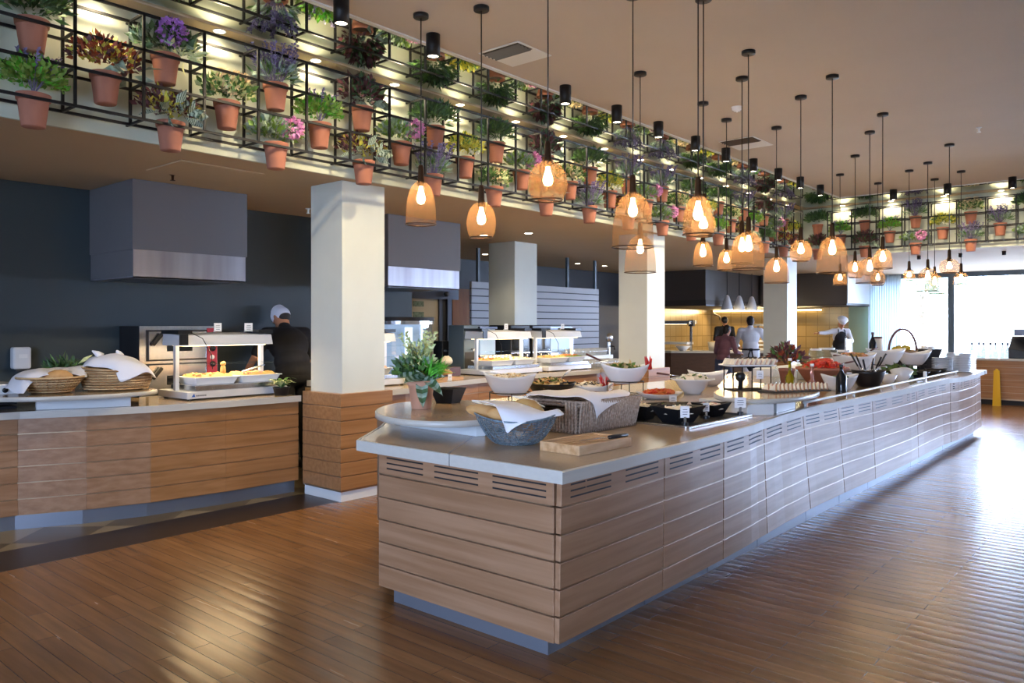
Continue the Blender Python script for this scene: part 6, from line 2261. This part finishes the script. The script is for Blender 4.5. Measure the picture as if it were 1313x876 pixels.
b = MB()
bush(b, rnd, 200, (0, 0, 0.26), (0.15, 0.12, 0.10), 0.08, 0.022, [0, 0, 1])
b.build('foliage', ['leaf_dark', 'leaf_green'], t)
b = MB()
leaf(b, (0.10, -0.03, 0.32), (0.7, 0, 0.5), 0.16, 0.035, 0, rnd)
leaf(b, (0.12, -0.03, 0.32), (1.0, 0, 0.05), 0.2, 0.012, 0, rnd)
b.build('long_leaf', 'leaf_cream', t)
t = T('tray_stack', 'stack of dark trays with a white edge at the far left of the counter', 'tray', (1.75, 7.1, CT))
b = MB()
for i in range(3):
    b.box(0, 0, i * 0.035, 0.42, 0.4, i * 0.035 + 0.022)
b.build('trays', 'black_matt', t, bevel=0.004)
MB().box(0.0, 0.02, 0.105, 0.44, 0.4, 0.20).build('box', 'white_ceramic', t, bevel=0.01)
MB().cyl((0.34, 0.018, 0.15), 0.02, 0.008, 14, axis=(0, -1, 0)).build('knob', 'black_plastic', t)
# plant by the column at the end of the left counter
t = T('potted_plant', 'green and cream leafed plant at the end of the left counter beside the column', 'potted plant', (4.22, 6.52, CT))
MB().lathe([(0, 0), (0.06, 0), (0.08, 0.08), (0.084, 0.08), (0.075, 0.07), (0, 0.07)], 20).build('pot', 'black_matt', t)
b = MB()
for i in range(34):
    a = rnd.random() * 2 * PI
    d = Vector((math.cos(a), math.sin(a), rnd.uniform(0.5, 1.3)))
    pts_ = []
    for k in range(7):
        q_ = k / 6
        pts_.append(Vector((0, 0, 0.07)) + Vector((d.x, d.y, 0)) * 0.15 * q_ + Vector((0, 0, 0.17 * d.z * q_ * (1.25 - 0.9 * q_))))
    sd = Vector((-math.sin(a), math.cos(a), 0))
    for k in range(6):
        w0, w1 = 0.017 * math.sin(PI * (0.1 + 0.9 * k / 6)), 0.017 * math.sin(PI * (0.1 + 0.9 * (k + 1) / 6))
        b.add([pts_[k] - sd * w0, pts_[k] + sd * w0, pts_[k + 1] + sd * w1, pts_[k + 1] - sd * w1], [(0, 1, 2, 3)], i % 2, True)
b.build('foliage', ['leaf_green', 'leaf_cream'], t)
# bread display right of the column
t = T('bread_display', 'wooden boards of loaves on the counter behind the plant pot', 'board', (6.05, 6.75, CT))
MB().box(0, 0, 0, 0.9, 0.40, 0.03).build('board', 'board_wood', t, bevel=0.004)
MB().box(0.3, 0.2, 0.03, 1.05, 0.46, 0.14).build('step', 'tin_brown', t, bevel=0.004)
loaf('long pale loaf lying at the front of the bread boards', (6.12, 6.86, CT + 0.07), (6.55, 6.88, CT + 0.07), 0.04)
loaf('second long pale loaf lying right of the first on the bread boards', (6.60, 6.90, CT + 0.07), (6.92, 6.92, CT + 0.07), 0.038, 'bread_pale')
loaf('big round brown loaf on top of the bread step', (6.42, 7.08, CT + 0.21), (6.66, 7.10, CT + 0.21), 0.085, cuts=3)
loaf('pale round loaf at the right on the bread step', (6.88, 7.06, CT + 0.19), (7.06, 7.08, CT + 0.19), 0.06, 'bread_crumb', cuts=2)
t = T('grass_pot', 'bright green wheatgrass plant beside the bread boards', 'potted plant', (5.92, 6.62, CT))
MB().lathe([(0, 0), (0.06, 0), (0.075, 0.09), (0.07, 0.09), (0.055, 0.012), (0, 0.012)], 18).build('pot', 'white_ceramic', t)
b = MB()
for _ in range(220):
    a = rnd.random() * 2 * PI
    d = Vector((math.cos(a) * rnd.random(), math.sin(a) * rnd.random(), rnd.uniform(0.8, 1.5)))
    leaf(b, (0.05 * math.cos(a) * rnd.random(), 0.05 * math.sin(a) * rnd.random(), 0.08), d, rnd.uniform(0.1, 0.18), 0.008, 0, rnd, 0.4)
b.build('grass', 'leaf_bright', t)
small_card(5.86, 6.46, CT, 'white card before the wheatgrass plant on the counter', 0.05, 0.09)
small_card(6.62, 6.66, CT, 'white card before the bread boards on the counter', 0.06, 0.08)

# ================================================================== PEOPLE
def rem(b, name, m, parent, voxel, it=6, label=None):
    o = b.build(name, m, parent, label=label)
    r = o.modifiers.new('skin', 'REMESH')
    r.mode = 'VOXEL'
    r.voxel_size = voxel
    r.use_smooth_shade = True
    s = o.modifiers.new('smooth', 'SMOOTH')
    s.factor = 0.5
    s.iterations = it
    return o


def hand(b, w_, d, side, curl=0.35):
    """palm, four unequal bent fingers and a thumb from the side of the palm"""
    d = d.normalized()
    sd = d.cross(Vector((0, 0, 1)))
    if sd.length < 0.2: sd = d.cross(Vector((0, 1, 0)))
    sd.normalize()
    nrm = sd.cross(d).normalized() * -1
    for k in (-1, 0, 1):
        b.cap(w_ + sd * 0.018 * k, w_ + d * 0.085 + sd * 0.022 * k, 0.015, 0.0125, 8)
    for k, ln in zip((-1.5, -0.5, 0.5, 1.5), (0.062, 0.078, 0.085, 0.072)):
        p0 = w_ + d * 0.085 + sd * 0.0195 * k
        p1 = p0 + d * ln * 0.5 * math.cos(curl * 0.5) + nrm * ln * 0.5 * math.sin(curl * 0.5)
        p2 = p1 + d * ln * 0.5 * math.cos(curl * 1.6) + nrm * ln * 0.5 * math.sin(curl * 1.6)
        b.cap(p0, p1, 0.0092, 0.0085, 8)
        b.cap(p1, p2, 0.0085, 0.0075, 8)
    t0 = w_ + d * 0.025 + sd * 0.03 * side
    t1 = t0 + d * 0.035 + sd * 0.028 * side + nrm * 0.012
    b.cap(t0, t1, 0.012, 0.0105, 8)
    b.cap(t1, t1 + d * 0.032 + sd * 0.006 * side + nrm * 0.01, 0.0105, 0.008, 8)


def person(label, loc, rz, scale=1.0, lean=0.0, nod=0.0, turn=0.0, arms=None, top='fabric_white', legs='fabric_black', sleeves='long',
           head='hair', apron=None, twist=0.0, hat_m='hat_white', stride=0.0, bulk=1.0):
    t = T('person', label, 'person', loc, rz)
    t.scale = (scale,) * 3
    hipc = Vector((0, 0, 0.95))
    Rl = Matrix.Rotation(-lean, 3, 'X') @ Matrix.Rotation(twist, 3, 'Z')     # lean towards +Y

    def U(p):
        return hipc + Rl @ (Vector(p) - hipc)
    hips = [Vector((s * 0.095, 0, 0.93)) for s in (-1, 1)]
    knees = [Vector((s * 0.105, 0.03 + s * stride * 0.5, 0.50)) for s in (-1, 1)]
    ank = [Vector((s * 0.11, -0.02 + s * stride, 0.085)) for s in (-1, 1)]
    waist, chest, neck = U((0, 0, 1.10)), U((0, 0.0, 1.29)), U((0, 0.0, 1.47))
    sh = [U((s * 0.185 * (1 + (bulk - 1) * 0.5), 0, 1.415)) for s in (-1, 1)]
    hc0 = Vector((0, 0.035, 1.615))
    hc = U(hc0)
    Rh = Rl @ Matrix.Rotation(turn, 3, 'Z') @ Matrix.Rotation(-nod, 3, 'X')
    el, wr = [], []
    for i, s in enumerate((-1, 1)):
        e, w_ = arms[i]
        el.append(Vector(e))
        wr.append(Vector(w_))
    # ---- body, one continuous skin
    b = MB()

    def H(p): return hc + Rh @ Vector(p)
    b.ell(hc, (0.072, 0.092, 0.112), 20, 14, rot=Rh)
    b.ell(H((0, 0.018, -0.055)), (0.055, 0.068, 0.062), 16, 10, rot=Rh)
    b.ell(H((0, 0.095, -0.012)), (0.013, 0.02, 0.026), 10, 8, rot=Rh)         # nose
    b.ell(H((0, 0.082, 0.03)), (0.05, 0.014, 0.014), 10, 8, rot=Rh)           # brow
    b.ell(H((0, 0.078, -0.10)), (0.024, 0.018, 0.018), 10, 8, rot=Rh)         # chin
    for s in (-1, 1):
        b.ell(H((s * 0.075, -0.005, 0.0)), (0.011, 0.022, 0.033), 10, 8, rot=Rh)
    b.cap(neck - (neck - chest) * 0.25, hc - Rh @ Vector((0, 0.015, 0.06)), 0.058, 0.052)
    b.ell(chest, (0.155, 0.10, 0.19), 20, 12, rot=Rl)
    b.ell(waist, (0.135, 0.095, 0.14), 20, 12, rot=Rl)
    b.ell(Vector((0, 0, 0.97)), (0.155, 0.105, 0.13), 20, 12)
    b.cap(sh[0], sh[1], 0.062, 0.062)
    for i, s in enumerate((-1, 1)):
        b.cap(sh[i], el[i], 0.053, 0.040)
        b.cap(el[i], wr[i], 0.040, 0.026)
        hand(b, wr[i], (wr[i] - el[i]), -s)
        b.cap(hips[i], knees[i], 0.088, 0.056)
        b.cap(knees[i], ank[i], 0.055, 0.037)
        b.cap(ank[i] + Vector((0, -0.02, -0.04)), ank[i] + Vector((0, 0.14, -0.055)), 0.036, 0.026)
    rem(b, 'body', 'skin', t, 0.0075, 4)
    # ---- clothes follow the body
    b = MB()
    b.ell(chest, (0.172 * bulk, 0.118 * bulk, 0.20), 20, 12, rot=Rl)
    b.ell(waist, (0.152 * bulk, 0.112 * bulk, 0.16), 20, 12, rot=Rl)
    b.ell(Vector((0, 0, 0.985)), (0.168 * bulk, 0.12 * bulk, 0.12), 20, 12)
    b.cap(sh[0], sh[1], 0.074, 0.074)
    b.cap(neck - (neck - chest) * 0.3, neck + (neck - chest) * 0.10, 0.075, 0.066)
    for i in (0, 1):
        if sleeves == 'long':
            b.cap(sh[i], el[i], 0.066, 0.054)
            b.cap(el[i], el[i].lerp(wr[i], 0.9), 0.054, 0.038)
        else:
            b.cap(sh[i], sh[i].lerp(el[i], 0.85), 0.070, 0.062)
    rem(b, 'top', top, t, 0.012)
    b = MB()
    b.ell(Vector((0, 0, 0.94)), (0.168 * bulk, 0.118 * bulk, 0.12), 20, 12)
    for i in (0, 1):
        b.cap(hips[i], knees[i], 0.10, 0.072)
        b.cap(knees[i], ank[i] + Vector((0, 0, 0.02)), 0.072, 0.055)
    rem(b, 'trousers', legs, t, 0.014)
    for i in (0, 1):
        b = MB()
        b.cap(ank[i] + Vector((0, -0.03, -0.035)), ank[i] + Vector((0, 0.15, -0.052)), 0.048, 0.036)
        b.box(ank[i].x - 0.045, ank[i].y - 0.075, 0.0, ank[i].x + 0.045, ank[i].y + 0.18, 0.022)
        rem(b, 'shoe', 'black_plastic', t, 0.010, 2)
    # ---- face
    for s in (-1, 1):
        MB().ell(H((s * 0.030, 0.082, 0.010)), (0.011, 0.007, 0.006), 10, 8, rot=Rh).build('eye', 'eye_dark', t)
    MB().ell(H((0, 0.086, -0.062)), (0.022, 0.008, 0.006), 10, 8, rot=Rh).build('mouth', 'lip', t)
    # ---- hair / hats
    b = MB()
    b.ell(H((0, -0.014, 0.022)), (0.080, 0.096, 0.108), 20, 12, rot=Rh)
    b.ell(H((0, -0.045, -0.03)), (0.070, 0.065, 0.075), 16, 10, rot=Rh)
    if head == 'hair':
        o = b.build('hair', 'hair_dark', t)
    else:
        c = MB()
        c.ell(H((0, -0.05, -0.02)), (0.071, 0.06, 0.07), 16, 10, rot=Rh)
        c.build('hair', 'hair_dark', t)
        c = MB()
        if head == 'cap':
            c.ell(H((0, -0.008, 0.045)), (0.086, 0.104, 0.085), 20, 12, rot=Rh)
            c.ell(H((0, -0.02, 0.08)), (0.078, 0.085, 0.07), 20, 12, rot=Rh)
            c.ell(H((0, -0.045, 0.01)), (0.084, 0.078, 0.085), 20, 12, rot=Rh)
        elif head == 'peak':
            c.ell(H((0, -0.005, 0.05)), (0.084, 0.102, 0.078), 20, 12, rot=Rh)
            c.ell(H((0, 0.10, 0.045)), (0.065, 0.06, 0.012), 16, 8, rot=Rh)
        else:
            c.ell(H((0, 0.0, 0.06)), (0.088, 0.106, 0.06), 20, 12, rot=Rh)
            c.ell(H((0, -0.01, 0.12)), (0.125, 0.135, 0.075), 20, 12, rot=Rh)
        rem(c, 'hat', hat_m, t, 0.010, 4)
    # ---- apron
    if apron == 'bib':
        c = MB()
        c.ell(chest + Rl @ Vector((0, 0.05, -0.04)), (0.15, 0.115, 0.19), 20, 12, rot=Rl)
        c.ell(waist + Rl @ Vector((0, 0.03, 0)), (0.17, 0.122, 0.16), 20, 12, rot=Rl)
        c.ell(Vector((0, 0.03, 0.86)), (0.185, 0.125, 0.24), 20, 12)
        rem(c, 'apron', 'fabric_black', t, 0.014)
        c = MB()
        for s in (-1, 1):
            c.tube([chest + Rl @ Vector((s * 0.09, 0.115, 0.08)), U((s * 0.075, 0.075, 1.46)), U((s * 0.05, -0.05, 1.49))], 0.012, 6)
        c.build('apron_strap', 'fabric_black', t)
        q = chest + Rl @ Vector((-0.06, 0.128, 0.02))
        MB().cbox(q, (0.07, 0.012, 0.025), 0, rx=-lean).build('name_badge', 'white_card', t)
    elif apron == 'waist':
        c = MB()
        c.ell(Vector((0, 0.02, 0.80)), (0.185, 0.13, 0.25), 20, 12)
        rem(c, 'apron', 'fabric_black', t, 0.014)
        c = MB()
        c.tube([Vector((0.172 * math.cos(a * PI / 14), 0.128 * math.sin(a * PI / 14), 1.02)) for a in range(28)], 0.020, 8, closed=True)
        c.ell(Vector((0.0, -0.14, 1.02)), (0.06, 0.025, 0.03), 12, 8)
        c.tube([(0.01, -0.14, 1.02), (0.03, -0.16, 0.9), (0.05, -0.15, 0.78)], 0.016, 6)
        c.tube([(-0.01, -0.14, 1.02), (-0.05, -0.16, 0.92), (-0.06, -0.15, 0.8)], 0.016, 6)
        c.build('apron_tie', 'fabric_black', t)
    return t


person('person in black with a white cap bending beside the pizza oven, seen from behind', (5.03, 7.50, 0), R(-8), 1.10, lean=R(27), nod=R(24), turn=R(15), bulk=1.25,
       arms=[((-0.33, 0.20, 1.14), (-0.36, 0.36, 0.98)), ((0.30, 0.26, 1.10), (0.14, 0.40, 0.98))], top='fabric_black', legs='fabric_black', sleeves='short', head='cap')
person('person in black with a black cap working behind the kitchen counter, looking down', (20.1, 9.55, 0), R(120), 1.06, lean=R(8), nod=R(25),
       arms=[((-0.24, 0.16, 1.14), (-0.10, 0.36, 1.06)), ((0.24, 0.16, 1.14), (0.12, 0.36, 1.06))], top='fabric_black', legs='fabric_black', head='peak', hat_m='black_matt')
person('person in a white shirt with a dark apron tie at the kitchen, from behind', (16.57, 7.25, 0), R(-62), 1.04, lean=R(4), nod=R(10), bulk=1.12,
       arms=[((-0.29, 0.06, 1.15), (-0.24, 0.28, 1.08)), ((0.33, 0.10, 1.18), (0.40, 0.34, 1.14))], top='fabric_white', legs='fabric_white', head='hair', apron='waist')
person('person with a white chef hat and black bib apron at the end station', (20.75, 6.72, 0), R(132), 1.03, lean=R(14), nod=R(20),
       arms=[((-0.24, 0.22, 1.16), (-0.06, 0.44, 1.08)), ((0.38, 0.12, 1.36), (0.60, 0.24, 1.36))], top='fabric_white', legs='fabric_black', head='toque', apron='bib')
person('person in a mauve top and blue jeans walking past the kitchen counter', (14.97, 7.14, 0), R(-100), 0.93, lean=R(10), nod=R(10),
       arms=[((-0.24, 0.08, 1.12), (-0.18, 0.30, 1.06)), ((0.26, 0.10, 1.14), (0.20, 0.34, 1.10))], top='fabric_mauve', legs='fabric_jeans', head='hair', stride=0.16)
